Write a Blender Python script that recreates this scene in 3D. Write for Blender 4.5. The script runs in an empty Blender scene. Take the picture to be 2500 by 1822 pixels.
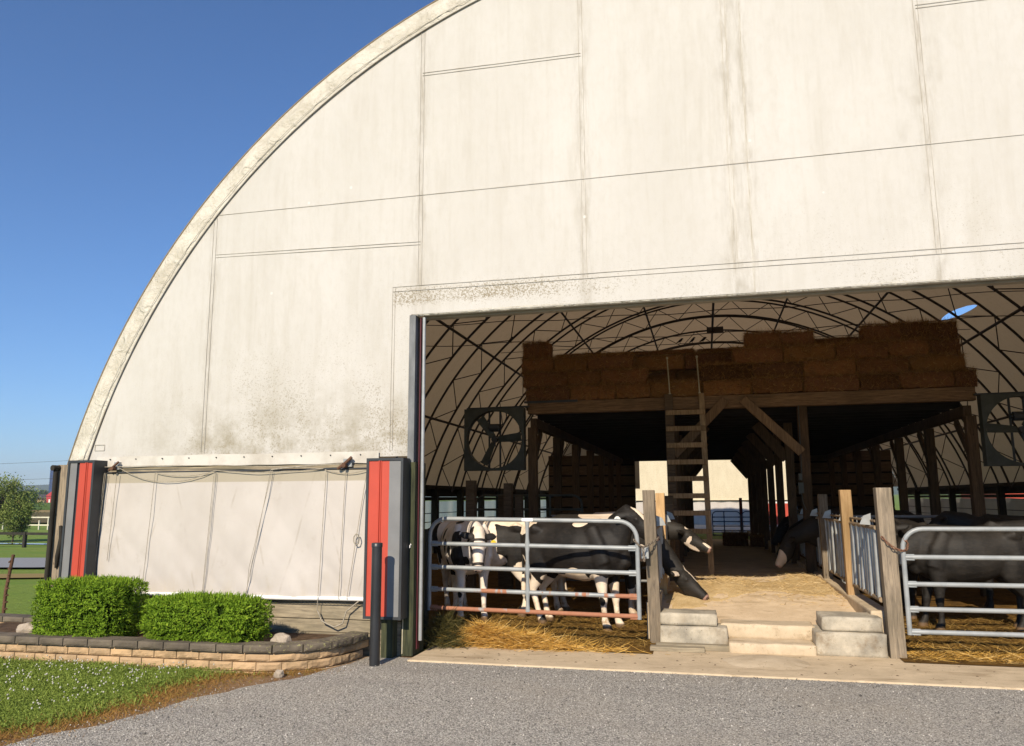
import bpy, bmesh, math, random
import numpy as np
from mathutils import Vector, Matrix, noise as mnoise
random.seed(7); rng = np.random.default_rng(7)
R = math.radians
sc = bpy.context.scene
col = sc.collection
PI = math.pi

# ------------------------------------------------------------------ camera, sky, sun, exposure
cam_d = bpy.data.cameras.new('camera'); cam = bpy.data.objects.new('camera', cam_d); col.objects.link(cam)
pitch, yaw, roll = R(9.2), R(13.77), R(-0.29)
f0 = Vector((-math.sin(yaw), math.cos(yaw), 0)); r0 = Vector((math.cos(yaw), math.sin(yaw), 0)); u0 = Vector((0, 0, 1))
fw = f0*math.cos(pitch)+u0*math.sin(pitch); up = u0*math.cos(pitch)-f0*math.sin(pitch)
rt = r0*math.cos(roll)+up*math.sin(roll); up = up*math.cos(roll)-r0*math.sin(roll)
M3 = Matrix((rt, up, -fw)).transposed()
cam.matrix_world = Matrix.Translation((0, 0, 1.65)) @ M3.to_4x4()
cam_d.sensor_width = 36; cam_d.lens = 1900/2500*36; cam_d.clip_start = 0.1; cam_d.clip_end = 9000
sc.camera = cam

SUN_EL, SUN_AZ = R(32), R(4)            # sun behind the camera, a little to its left
w = bpy.data.worlds.new('World'); sc.world = w; w.use_nodes = True
wn = w.node_tree.nodes; bg = wn['Background']
sky = wn.new('ShaderNodeTexSky'); sky.sky_type = 'NISHITA'; sky.sun_disc = False
sky.sun_elevation = SUN_EL; sky.sun_rotation = R(180)+SUN_AZ
sky.air_density = 1.0; sky.dust_density = 0.0; sky.ozone_density = 10; sky.altitude = 100
w.node_tree.links.new(sky.outputs[0], bg.inputs[0]); bg.inputs[1].default_value = 0.11
sd = bpy.data.lights.new('sun', 'SUN'); sd.energy = 4.6; sd.angle = R(0.5); sd.color = (1, .88, .70)
sun = bpy.data.objects.new('sun', sd); col.objects.link(sun)
sdir = Vector((-math.sin(SUN_AZ)*math.cos(SUN_EL), -math.cos(SUN_AZ)*math.cos(SUN_EL), math.sin(SUN_EL)))
sun.rotation_euler = sdir.to_track_quat('Z', 'Y').to_euler(); sun.location = (-8, -30, 25)
sc.view_settings.view_transform = 'Standard'; sc.view_settings.look = 'None'
sc.view_settings.exposure = 0.38; sc.view_settings.gamma = 1.0
sc.cycles.use_denoising = True
sc.cycles.max_bounces = 8; sc.cycles.diffuse_bounces = 5; sc.cycles.transparent_max_bounces = 8
sc.cycles.sample_clamp_indirect = 6

# ------------------------------------------------------------------ node helper
class G:
    def __init__(s, name):
        s.m = bpy.data.materials.new(name); s.m.use_nodes = True
        s.t = s.m.node_tree; s.t.nodes.clear(); s.n = s.t.nodes
        s._c = {}
    def new(s, t, **k):
        n = s.n.new(t)
        for a, b in k.items(): setattr(n, a, b)
        return n
    def put(s, sock, v):
        if v is None: return
        if isinstance(v, bpy.types.NodeSocket): s.t.links.new(v, sock)
        elif isinstance(v, (tuple, list)) and len(v) == 3 and sock.type == 'RGBA': sock.default_value = (*v, 1)
        else: sock.default_value = v
    def obj(s):
        if 'o' not in s._c:
            n = s.new('ShaderNodeTexCoord'); s._c['o'] = n.outputs['Object']
        return s._c['o']
    def pos(s):
        if 'p' not in s._c: s._c['p'] = s.new('ShaderNodeNewGeometry').outputs['Position']
        return s._c['p']
    def rnd(s):
        if 'r' not in s._c: s._c['r'] = s.new('ShaderNodeObjectInfo').outputs['Random']
        return s._c['r']
    def rpos(s, k=37.):
        n = s.new('ShaderNodeVectorMath', operation='ADD'); s.put(n.inputs[0], s.obj())
        m = s.math('MULTIPLY', s.rnd(), k); c = s.new('ShaderNodeCombineXYZ')
        for i in range(3): s.put(c.inputs[i], m)
        s.put(n.inputs[1], c.outputs[0]); return n.outputs[0]
    def xyz(s, v):
        n = s.new('ShaderNodeSeparateXYZ'); s.put(n.inputs[0], v); return n.outputs
    def scale(s, v, k):
        n = s.new('ShaderNodeVectorMath', operation='MULTIPLY'); s.put(n.inputs[0], v); n.inputs[1].default_value = k; return n.outputs[0]
    def math(s, op, a, b=None, c=None, clamp=False):
        n = s.new('ShaderNodeMath', operation=op); n.use_clamp = clamp
        s.put(n.inputs[0], a); s.put(n.inputs[1], b)
        if c is not None: s.put(n.inputs[2], c)
        return n.outputs[0]
    def noise(s, v, scale=5, detail=4, rough=.55, dist=0):
        n = s.new('ShaderNodeTexNoise'); s.put(n.inputs['Vector'], v)
        n.inputs['Scale'].default_value = scale; n.inputs['Detail'].default_value = detail
        n.inputs['Roughness'].default_value = rough; n.inputs['Distortion'].default_value = dist
        return n.outputs[0]
    def vor(s, v, scale=5, feature='F1', out=0):
        n = s.new('ShaderNodeTexVoronoi', feature=feature); s.put(n.inputs['Vector'], v)
        n.inputs['Scale'].default_value = scale; return n.outputs[out]
    def mr(s, v, a, b, c=0., d=1.):
        n = s.new('ShaderNodeMapRange'); s.put(n.inputs[0], v)
        for i, q in enumerate((a, b, c, d)): n.inputs[1+i].default_value = q
        return n.outputs[0]
    def mix(s, f, a, b, mode='MIX'):
        n = s.new('ShaderNodeMix', data_type='RGBA', blend_type=mode)
        s.put(n.inputs[0], f); s.put(n.inputs[6], a); s.put(n.inputs[7], b); return n.outputs[2]
    def attr(s, name):
        return s.new('ShaderNodeAttribute', attribute_name=name).outputs['Fac']
    def attrc(s, name):
        return s.new('ShaderNodeAttribute', attribute_name=name).outputs['Color']
    def bump(s, h, strength=.5, dist=.01):
        n = s.new('ShaderNodeBump'); n.inputs['Strength'].default_value = strength; n.inputs['Distance'].default_value = dist
        s.put(n.inputs['Height'], h); return n.outputs[0]
    def end(s, c, rough=.8, nrm=None, metal=0., spec=.3, transl=None, sheen=0.):
        o = s.new('ShaderNodeOutputMaterial')
        p = s.new('ShaderNodeBsdfPrincipled'); s.put(p.inputs['Base Color'], c); s.put(p.inputs['Roughness'], rough)
        s.put(p.inputs['Metallic'], metal); p.inputs['Specular IOR Level'].default_value = spec
        if nrm is not None: s.put(p.inputs['Normal'], nrm)
        if sheen: p.inputs['Sheen Weight'].default_value = sheen
        sh = p.outputs[0]
        if transl:
            t = s.new('ShaderNodeBsdfTranslucent'); s.put(t.inputs[0], transl[1] if len(transl) > 1 else c)
            if nrm is not None: s.put(t.inputs['Normal'], nrm)
            mx = s.new('ShaderNodeMixShader'); s.put(mx.inputs[0], transl[0])
            s.t.links.new(sh, mx.inputs[1]); s.t.links.new(t.outputs[0], mx.inputs[2]); sh = mx.outputs[0]
        s.t.links.new(sh, o.inputs[0]); return s.m

MT = {}
def plain(name, c, rough=.7, var=.25, sc_=8, metal=0., spec=.3, bumpk=.2, bd=.004):
    g = G(name); v = g.rpos(); n = g.noise(v, sc_, 5)
    k = g.mr(n, .3, .7, 1-var, 1+var)
    cc = g.mix(1., c, g.mix(0., (1, 1, 1), (1, 1, 1)), 'MULTIPLY')
    mm = g.new('ShaderNodeVectorMath', operation='SCALE'); g.put(mm.inputs[0], cc); g.put(mm.inputs['Scale'], k)
    MT[name] = g.end(mm.outputs[0], rough, g.bump(g.noise(v, sc_*4, 4), bumpk, bd), metal, spec); return MT[name]

plain('dark_metal', (.035, .038, .042), .45, .2, 6, 0., .4)
plain('grey_paint', (.19, .19, .19), .5, .12, 3)
plain('red_paint', (.44, .060, .034), .48, .10, 2, 0, .4, .05)
plain('black_pipe', (.022, .023, .025), .38, .25, 5, 0, .5, .05)
plain('rail_tan', (.24, .175, .11), .8, .35, 14)
plain('rope', (.33, .29, .225), .9, .3, 30)
plain('pale_cable', (.42, .38, .27), .8, .15, 20)
plain('galv', (.34, .35, .345), .42, .15, 9, .35, .5, .05)
plain('truss_steel', (.045, .035, .03), .6, .3, 12)
plain('dark_fan', (.06, .065, .055), .55, .25, 6)
plain('rust', (.11, .055, .032), .85, .4, 25)
plain('chain_rust', (.20, .10, .06), .7, .4, 60, .3)
plain('chain_grey', (.22, .18, .14), .6, .4, 60, .4)
plain('stone', (.36, .30, .23), .9, .3, 9, 0, .2, .6, .02)
plain('white_bit', (.75, .73, .68), .6, .08)
plain('clover_white', (.48, .46, .40), .8, .15)
plain('yellow_bit', (.75, .52, .03), .6, .08)
plain('leather', (.03, .026, .024), .6, .2)
plain('lip_fabric', (.30, .27, .215), .8, .2, 4)
plain('bird', (.012, .012, .014), .7, .2)
plain('dark_red', (.07, .010, .016), .6, .2)
plain('blue_gate', (.03, .05, .11), .5, .2)
plain('silo_blue', (.035, .055, .14), .35, .25, .6, 0, .5)
plain('barn_red', (.42, .035, .03), .7, .15, .5)
plain('far_roof', (.06, .05, .05), .7, .2, .4)
plain('white_fence', (.62, .58, .45), .7, .1)
plain('dark_rail', (.03, .026, .02), .9, .3, 3)
plain('soil', (.10, .065, .04), 1., .4, 12, 0, .1, .8, .02)
plain('bark', (.10, .07, .05), .95, .3, 9)
plain('wire', (.05, .05, .05), .7, .1)

def wood(name, c, dark, k=1., stain=.5, scale=(14, 14, 1.1)):
    """weathered timber: grain along the object's z axis by default"""
    g = G(name); v = g.rpos(); gv = g.scale(v, scale)
    gr = g.noise(gv, 3.2, 8, .65, .8); big = g.noise(v, 1.6, 4)
    c1 = g.mix(g.mr(gr, .32, .68), dark, c)
    c2 = g.mix(g.math('MULTIPLY', g.mr(big, .45, .7), stain), c1, (dark[0]*.6, dark[1]*.65, dark[2]*.55))
    hv = g.math('MULTIPLY_ADD', g.rnd(), .5, .75)
    mm = g.new('ShaderNodeVectorMath', operation='SCALE'); g.put(mm.inputs[0], c2); g.put(mm.inputs['Scale'], hv)
    kn = g.vor(g.scale(v, (scale[0]*.25, scale[1]*.25, scale[2]*1.5)), 2.2)
    c3 = g.mix(g.mr(kn, .03, .09, .75, 0.), mm.outputs[0], (dark[0]*.4, dark[1]*.35, dark[2]*.3))
    MT[name] = g.end(c3, .88, g.bump(gr, .5, .006), 0, .15); return MT[name]
wood('post_wood', (.34, .27, .19), (.13, .105, .08))
wood('new_wood', (.50, .33, .165), (.30, .18, .085), stain=.45)
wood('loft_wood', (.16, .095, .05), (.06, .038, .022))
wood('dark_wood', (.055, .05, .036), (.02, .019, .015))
wood('ladder_wood', (.36, .25, .145), (.15, .10, .055))
wood('brace_wood', (.24, .15, .08), (.09, .055, .032))
wood('board_wood', (.33, .275, .19), (.15, .125, .09), scale=(1.1, 14, 14))
wood('beam_wood', (.24, .145, .075), (.09, .055, .03), scale=(1.1, 14, 14))
wood('slat_wood', (.17, .115, .07), (.07, .048, .03), scale=(1.1, 14, 14))
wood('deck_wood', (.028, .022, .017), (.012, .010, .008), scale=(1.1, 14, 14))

def gauss_seams(g, X, xs, wd):
    acc = None
    for x in xs:
        d = g.math('ABSOLUTE', g.math('SUBTRACT', X, x)); v = g.mr(d, 0, wd, 1, 0)
        acc = v if acc is None else g.math('MAXIMUM', acc, v)
    return acc
# fabric of the front end wall: off white, specked with mildew where the rain splashes, grime along the welds
g = G('wall_fabric'); P = g.pos(); X, Yc, Zc = g.xyz(P)
big = g.noise(g.scale(P, (1, 1, .45)), .9, 5); mid = g.noise(g.scale(P, (2.2, 1, .35)), 2.4, 6, .65)
c = g.mix(g.mr(big, .35, .7), (.60, .575, .535), (.545, .52, .475))
c = g.mix(g.mr(g.noise(g.scale(P, (1, 1, .6)), 17, 5, .7), .45, .75, 0, .4), c, (.50, .47, .41))
c = g.mix(g.mr(mid, .5, .8, 0, .55), c, (.46, .425, .36))
sp = g.noise(P, 58, 2, .8); sp2 = g.vor(P, 34)
low = g.math('MULTIPLY', g.mr(g.math('MULTIPLY_ADD', X, -.12, Zc), 5.1, 2.9, 0, 1), g.mr(X, -7.3, -5.4, .25, 1))
hdr = g.math('MULTIPLY', g.mr(g.math('ABSOLUTE', g.math('SUBTRACT', Zc, 3.97)), .06, .16, 1, 0), g.math('MULTIPLY', g.mr(X, -.4, -2.0, 0, 1), g.mr(X, -3.45, -3.40, 0, 1)))
patch = g.noise(g.scale(P, (1.3, 1, 1)), 1.3, 4)
dens = g.math('ADD', g.math('MULTIPLY', low, g.mr(patch, .36, .62, .3, 1.)), g.math('MULTIPLY', hdr, .9))
thr = g.math('MULTIPLY_ADD', dens, -.19, .70)
spk = g.math('MULTIPLY', g.math('SUBTRACT', sp, thr), 16., clamp=True)
spk = g.math('MULTIPLY', spk, g.math('ADD', g.math('MULTIPLY', dens, .62), .10, clamp=True))
c = g.mix(spk, c, (.235, .19, .115))
bot = g.math('MULTIPLY', g.mr(Zc, 3.05, 2.35, 0, 1), g.mr(g.noise(P, 3.2, 6, .7), .42, .72))
bot = g.math('MULTIPLY', bot, g.mr(X, -7.0, -5.6, .1, 1.)); c = g.mix(g.math('MULTIPLY', bot, .85), c, (.25, .21, .13))
SEAMS = [-5.83, -3.1, -1.18, .41, .585, 2.34, 4.1, 6.0]
sm = gauss_seams(g, X, SEAMS, .17); st = g.noise(g.scale(P, (6, 1, .9)), 3, 7, .7)
smm = g.math('MULTIPLY', g.math('MULTIPLY', sm, sm), g.mr(st, .42, .74)); c = g.mix(g.math('MULTIPLY', smm, .8), c, (.26, .22, .155))
run = g.math('MULTIPLY', gauss_seams(g, X, [2.34, .45], .34), g.mr(g.noise(g.scale(P, (1.6, 1, 1.1)), 1.7, 5), .56, .72)); c = g.mix(g.math('MULTIPLY', run, .6), c, (.27, .235, .175))
vs_ = g.noise(g.scale(P, (7, 1, .28)), 2.2, 6, .7); c = g.mix(g.mr(vs_, .52, .76, 0, .24), c, (.40, .365, .29)); fl = g.vor(P, 1.9); c = g.mix(g.math('LESS_THAN', fl, .034), c, (.66, .64, .6))
h = g.math('ADD', g.math('ADD', g.noise(P, 1.2, 3), g.math('MULTIPLY', g.noise(g.scale(P, (2.2, 1, .5)), 1.6, 4, .5, 1.0), .5)), g.math('MULTIPLY', g.noise(g.scale(P, (1, 1, 2.5)), 34, 2), .03))
MT['wall_fabric'] = g.end(c, .62, g.bump(h, .35, .05), 0, .25, transl=(.10, (.5, .4, .28)))

g = G('rim_fabric'); P = g.pos(); v = g.noise(P, 2.6, 6, .65); a = g.attr('arc')
rib = g.noise(g.scale(P, (1, 1, 1)), 5.5, 4, .6, 1.5)
c = g.mix(g.mr(v, .38, .66), (.59, .55, .465), (.45, .41, .33)); c = g.mix(g.mr(rib, .50, .75, 0, .7), c, (.63, .595, .52))
c = g.mix(g.math('MULTIPLY', g.math('GREATER_THAN', g.noise(P, 60, 3, .7), .60), .4), c, (.28, .24, .16))
MT['rim_fabric'] = g.end(c, .7, g.bump(rib, .8, .06), 0, .2)

g = G('roof_fabric'); P = g.pos(); v = g.noise(g.scale(P, (1, .5, 1)), 1.1, 5)
c = g.mix(g.mr(v, .35, .7), (.62, .54, .42), (.50, .43, .32)); c = g.mix(g.mr(g.noise(P, 9, 6), .5, .8, 0, .35), c, (.34, .29, .2))
MT['roof_fabric'] = g.end(c, .75, g.bump(v, .2, .05), 0, .2, transl=(.30, (.50, .34, .19)))

g = G('curtain_fabric'); P = g.pos(); v = g.noise(g.scale(P, (1, 1, .5)), 1.8, 6, .6); Zz = g.xyz(P)[2]; Xx = g.xyz(P)[0]
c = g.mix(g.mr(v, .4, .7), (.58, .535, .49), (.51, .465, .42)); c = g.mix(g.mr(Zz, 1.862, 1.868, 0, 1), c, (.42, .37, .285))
c = g.mix(g.mr(g.noise(P, 3.5, 7, .75), .60, .78, 0, .45), c, (.32, .27, .2))
vf = g.math('ABSOLUTE', g.math('SUBTRACT', g.math('FRACT', g.math('MULTIPLY', Xx, 1.05)), .5)); vl = g.math('ABSOLUTE', g.math('SUBTRACT', vf, g.math('MULTIPLY_ADD', Zz, -.30, .62)))
c = g.mix(g.math('MULTIPLY', g.math('LESS_THAN', vl, .012), g.mr(g.noise(P, 5, 4), .46, .62, 0, .32)), c, (.34, .29, .22))
bt = g.math('MULTIPLY', g.mr(Zz, .95, .58, 0, 1), g.mr(g.noise(g.scale(P, (2.5, 1, .8)), 2.2, 6, .7), .48, .75)); c = g.mix(g.math('MULTIPLY', bt, .45), c, (.46, .38, .24))
MT['curtain_fabric'] = g.end(c, .65, g.bump(g.noise(P, 1.6, 3, .5, .6), .3, .05), 0, .2, transl=(.12, (.6, .5, .4)))
g = G('side_sheet'); MT['side_sheet'] = g.end((.9, .86, .76), .7, None, 0, .2, transl=(.6, (.97, .92, .80)))
g = G('flap_fabric'); P = g.pos(); c = g.mix(g.mr(g.noise(P, 4, 5), .4, .7), (.57, .54, .48), (.43, .39, .33)); MT['flap_fabric'] = g.end(c, .6)
g = G('jamb_fabric_shaded'); P = g.pos(); c = g.mix(g.mr(g.noise(g.scale(P, (3, 3, .8)), 2.5, 5), .4, .7), (.20, .205, .21), (.11, .115, .115)); MT['jamb_fabric_shaded'] = g.end(c, .6, g.bump(g.noise(g.scale(P, (3, 3, .6)), 3, 4), .8, .05))  # the wrap's fabric, darkened to paint in the shade on its side
g = G('far_fabric'); P = g.pos(); n = g.noise(g.scale(P, (2, 1, .6)), 1.6, 6, .7); c = g.mix(g.mr(n, .35, .7), (.62, .55, .40), (.54, .47, .33)); c = g.mix(g.math('MULTIPLY', g.mr(g.noise(P, 14, 4, .8), .52, .6), .35), c, (.36, .30, .17)); MT['far_fabric'] = g.end(c, .7)
g = G('stitch'); P = g.pos(); n = g.noise(P, 4, 5, .7); MT['stitch'] = g.end(g.mix(g.mr(n, .35, .65), (.36, .32, .255), (.55, .525, .47)), .8)
g = G('white_strip'); MT['white_strip'] = g.end((.84, .82, .78), .5)
g = G('green_post'); P = g.obj(); n = g.noise(g.scale(P, (9, 9, .9)), 3, 6); MT['green_post'] = g.end(g.mix(g.mr(n, .35, .7), (.018, .022, .013), (.075, .08, .038)), .85, g.bump(n, .5, .006))

# painted gate tube: grey paint, rusted patches whose amount is set per object through the 'rusty' attribute
g = G('gate_tube'); v = g.rpos(11); n = g.noise(g.scale(v, (3.2, 1, 1)), 1.25, 5, .6); ra = g.new('ShaderNodeAttribute', attribute_name='rusty', attribute_type='OBJECT').outputs['Fac']
f = g.mr(g.math('ADD', n, ra), .66, .70); sp = g.mr(g.vor(v, 9), .05, .08, 1, 0)
paint = g.mix(g.mr(g.noise(v, 7, 4), .4, .7), (.30, .315, .315), (.22, .235, .24))
f2 = g.math('MAXIMUM', f, g.math('MULTIPLY', sp, g.mr(ra, -.05, .05)))
c = g.mix(f2, paint, g.mix(g.noise(v, 20, 5), (.28, .105, .055), (.40, .19, .11)))
MT['gate_tube'] = g.end(c, g.mix(f2, (.38,)*3, (.85,)*3), g.bump(f2, .3, .003), 0, .45)

# concrete
def concrete(name, a, b, k=1.):
    g = G(name); P = g.pos(); n = g.noise(P, 3.2, 8, .65); m = g.noise(P, 26, 5, .7); s_ = g.noise(g.scale(P, (1, 3, 1)), 1.4, 5)
    c = g.mix(g.mr(n, .35, .7), a, b); c = g.mix(g.mr(m, .55, .8, 0, .5), c, (b[0]*.6, b[1]*.6, b[2]*.55))
    c = g.mix(g.mr(s_, .56, .72, 0, .7*k), c, (.20, .135, .07)); s2 = g.noise(g.scale(P, (1.2, 4, 1)), 2.6, 8, .75); c = g.mix(g.mr(s2, .56, .70, 0, .75*k), c, (.16, .10, .045))
    c = g.mix(g.math('MULTIPLY', g.math('LESS_THAN', g.vor(P, 13), .07), .8), c, (.12, .08, .045))
    MT[name] = g.end(c, .9, g.bump(g.math('ADD', m, n), .35, .012), 0, .15)
concrete('apron_concrete', (.60, .475, .32), (.47, .37, .245), .8)
concrete('block_concrete', (.50, .44, .34), (.20, .18, .145), .8)
concrete('step_concrete', (.58, .47, .33), (.42, .33, .22), .9)
concrete('aisle_concrete', (.68, .53, .36), (.52, .39, .25), .7)

g = G('block_face'); v = g.rpos(); n = g.noise(v, 9, 6, .7); hv = g.rnd()
c = g.mix(hv, (.56, .375, .205), (.42, .29, .17)); c = g.mix(g.mr(g.noise(g.pos(), 1.9, 7, .75), .48, .64, 0, .85), c, (.20, .145, .085)); c = g.mix(g.mr(n, .5, .8, 0, .5), c, (.56, .40, .25))
MT['block_face'] = g.end(c, .95, g.bump(n, .8, .02), 0, .1)
g = G('cap_stone'); v = g.rpos(); n = g.noise(v, 14, 6, .7); P = g.pos()
c = g.mix(g.mr(g.noise(v, 3, 5), .35, .7), (.17, .14, .105), (.085, .072, .056)); lich = g.math('MULTIPLY', g.mr(g.noise(P, 30, 5, .75), .56, .62), g.mr(g.xyz(P)[0], -4.9, -4.1, .12, 1)); c = g.mix(lich, c, (.30, .28, .13))
MT['cap_stone'] = g.end(c, .95, g.bump(n, .8, .012), 0, .1)

# ground covers
g = G('grass_ground'); P = g.pos(); n = g.noise(P, .35, 6, .6); m = g.noise(P, 9, 6, .75)
c = g.mix(g.mr(n, .35, .68), (.16, .26, .04), (.25, .30, .06)); c = g.mix(g.mr(m, .4, .75), c, (.12, .17, .03))
c = g.mix(g.mr(g.noise(g.scale(P, (1, 3, 1)), .12, 3), .55, .7, 0, .5), c, (.20, .19, .055))
MT['grass_ground'] = g.end(c, .95, g.bump(m, .8, .05), 0, .1)
g = G('field_green'); P = g.pos(); n = g.noise(P, .02, 6, .6); MT['field_green'] = g.end(g.mix(g.mr(n, .35, .68), (.085, .15, .03), (.12, .17, .04)), 1, None, 0, 0)
g = G('field_tan'); P = g.pos(); n = g.noise(P, .05, 5); MT['field_tan'] = g.end(g.mix(g.mr(n, .35, .68), (.34, .25, .11), (.26, .20, .09)), 1, None, 0, 0)
g = G('field_brown'); P = g.pos(); n = g.noise(P, .05, 5); MT['field_brown'] = g.end(g.mix(g.mr(n, .35, .68), (.12, .105, .05), (.16, .13, .07)), 1, None, 0, 0)
g = G('hill_wood'); P = g.pos(); n = g.noise(P, .018, 6, .7); MT['hill_wood'] = g.end(g.mix(g.mr(n, .35, .65), (.06, .09, .06), (.10, .13, .08)), 1, None, 0, 0)
g = G('gravel'); P = g.pos(); cell = g.new('ShaderNodeTexVoronoi'); g.put(cell.inputs['Vector'], P); cell.inputs['Scale'].default_value = 88
r_ = g.xyz(cell.outputs['Color'])[0]; c = g.mix(g.mr(r_, 0, 1), (.15, .138, .12), (.92, .85, .73)); c = g.mix(g.math('GREATER_THAN', r_, .93), c, (.78, .73, .65))
c = g.mix(g.mr(cell.outputs['Distance'], .35, .75, 0, .85), c, (.11, .098, .082)); bigv = g.noise(P, .8, 5); c = g.mix(g.mr(bigv, .46, .72, 0, .45), c, (.42, .35, .26))
trk = g.noise(g.scale(P, (.35, 1.6, 1)), 1.1, 5); c = g.mix(g.mr(trk, .5, .72, 0, .35), c, (.17, .155, .135)); cell2 = g.vor(P, 210, out=1); c = g.mix(.3, c, g.mix(g.xyz(cell2)[0], (.09, .085, .078), (.68, .64, .58)))
MT['gravel'] = g.end(c, .92, g.bump(g.math('SUBTRACT', 1., cell.outputs['Distance']), .9, .012), 0, .15)
g = G('dirt'); P = g.pos(); n = g.noise(P, 5, 7, .7); m = g.noise(P, 40, 5, .7); c = g.mix(g.mr(n, .35, .7), (.20, .115, .055), (.30, .19, .10)); c = g.mix(g.mr(m, .5, .8, 0, .7), c, (.08, .045, .02))
c = g.mix(g.math('MULTIPLY', g.math('LESS_THAN', g.vor(P, 55), .22), .8), c, (.36, .31, .25))
MT['dirt'] = g.end(c, .95, g.bump(g.math('ADD', n, m), .7, .02), 0, .1)
g = G('pen_litter'); P = g.pos(); n = g.noise(P, 4, 8, .7); m = g.noise(g.scale(P, (1, 1.8, 1)), 30, 6, .75, 1.); c = g.mix(g.mr(n, .38, .68), (.17, .09, .022), (.055, .03, .011)); c = g.mix(g.mr(m, .5, .72), c, (.26, .15, .038))
MT['pen_litter'] = g.end(c, .95, g.bump(g.math('ADD', n, m), .8, .03), 0, .1)
g = G('straw_floor'); P = g.pos(); n = g.noise(P, 3, 8, .7); m = g.noise(P, 34, 6, .75, 1.); c = g.mix(g.mr(n, .38, .68), (.60, .44, .23), (.42, .28, .12)); c = g.mix(g.mr(m, .48, .75), c, (.72, .56, .33))
MT['straw_floor'] = g.end(c, .95, g.bump(g.math('ADD', n, m), .7, .02), 0, .1)
g = G('road_grey'); P = g.pos(); c = g.mix(g.noise(P, 22, 4), (.20, .20, .20), (.34, .335, .33)); MT['road_grey'] = g.end(c, .95)
g = G('water'); MT['water'] = g.end((.05, .06, .06), .06, None, 0, .6)
def strandmat(name, a, b, c3, transl=.15):
    g = G(name); v = g.attr('tone'); c = g.mix(g.mr(v, 0, .6), a, b); c = g.mix(g.mr(v, .75, 1.), c, c3)
    MT[name] = g.end(c, .75, None, 0, .2, transl=(transl,))
strandmat('straw', (.26, .13, .025), (.66, .39, .085), (.80, .57, .23))
strandmat('litter_straw', (.09, .05, .012), (.24, .14, .032), (.42, .27, .08))
strandmat('pale_straw', (.42, .29, .12), (.62, .45, .22), (.74, .60, .38))
strandmat('hay_green_shaded', (.035, .033, .010), (.08, .07, .02), (.15, .12, .04))  # brownish green hay, with the clump's shade put into the darker colour
strandmat('grass_blade', (.15, .21, .035), (.30, .38, .075), (.44, .40, .14), .3)
strandmat('dry_grass', (.22, .12, .035), (.38, .21, .06), (.20, .22, .04), .25)
strandmat('hedge_leaf', (.075, .15, .008), (.20, .32, .02), (.36, .46, .04), .25)
strandmat('willow_leaf', (.14, .20, .045), (.25, .30, .08), (.34, .28, .14), .25)
strandmat('tree_leaf', (.045, .085, .02), (.08, .13, .03), (.13, .17, .05), .25)
strandmat('hay', (.14, .07, .022), (.34, .19, .055), (.55, .36, .14), .1)
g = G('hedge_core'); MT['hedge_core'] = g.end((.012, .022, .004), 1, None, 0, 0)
g = G('bale'); v = g.rpos(); st = g.noise(g.scale(v, (3, 3, 12)), 5, 8, .75, .6); n = g.noise(v, 3, 5)
c = g.mix(g.mr(st, .35, .7), (.11, .05, .018), (.26, .125, .042)); hv = g.math('MULTIPLY_ADD', g.rnd(), 1.1, .45)
mm = g.new('ShaderNodeVectorMath', operation='SCALE'); g.put(mm.inputs[0], c); g.put(mm.inputs['Scale'], hv)
c = g.mix(g.math('MULTIPLY', g.math('FRACT', g.math('MULTIPLY', g.rnd(), 7.3)), .6), mm.outputs[0], (.19, .085, .045)); c = g.mix(g.math('MULTIPLY', g.math('GREATER_THAN', g.math('FRACT', g.math('MULTIPLY', g.rnd(), 3.7)), .82), .6), c, (.27, .14, .04))
MT['bale'] = g.end(c, .95, g.bump(st, .9, .02), 0, .1)
# cow coat: 'coat' is 1 where the hide is black, broken up at its edges by noise; 'skin' marks muzzle and hooves
def coatmat(name, black, white, shine=.3):
    g = G(name); v = g.obj(); f = g.attr('coat'); n = g.noise(v, 14, 5, .6); k = g.mr(g.math('ADD', f, g.math('MULTIPLY', g.math('SUBTRACT', n, .5), .55)), .47, .53)
    hn = g.noise(g.scale(v, (3, 3, 9)), 6, 7, .75); big = g.noise(v, 2.6, 5, .6)
    bl = g.mix(g.mr(big, .42, .60), black, tuple(q*1.7+k_ for q, k_ in zip(black, (.005, .004, .003)))); bl = g.mix(g.mr(hn, .48, .72, 0, .8), bl, tuple(q*2.2+k_ for q, k_ in zip(black, (.015, .011, .008))))  # hair variation in the black, with sheen highlights painted as lighter streaks
    wh = g.mix(g.mr(g.noise(v, 5, 5), .42, .75, 0, .7), white, (.50, .36, .22))
    wh = g.mix(g.math('MULTIPLY', g.mr(g.xyz(v)[2], .55, .1, 0, 1), g.mr(g.noise(v, 8, 6, .7), .48, .66)), wh, (.26, .15, .06))
    c = g.mix(k, wh, bl); sk = g.attr('skin'); c = g.mix(g.mr(sk, .5, .9), c, (.50, .30, .235))
    hf = g.attr('hoof'); c = g.mix(hf, c, (.13, .075, .035))
    MT[name] = g.end(c, .62, g.bump(g.math('ADD', hn, g.math('MULTIPLY', big, .6)), .35, .012), 0, shine)
coatmat('coat', (.006, .005, .0045), (.80, .68, .54))
coatmat('coat_grey', (.009, .0075, .006), (.62, .52, .42))
coatmat('coat_pale', (.010, .009, .009), (.82, .74, .66))

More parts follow.
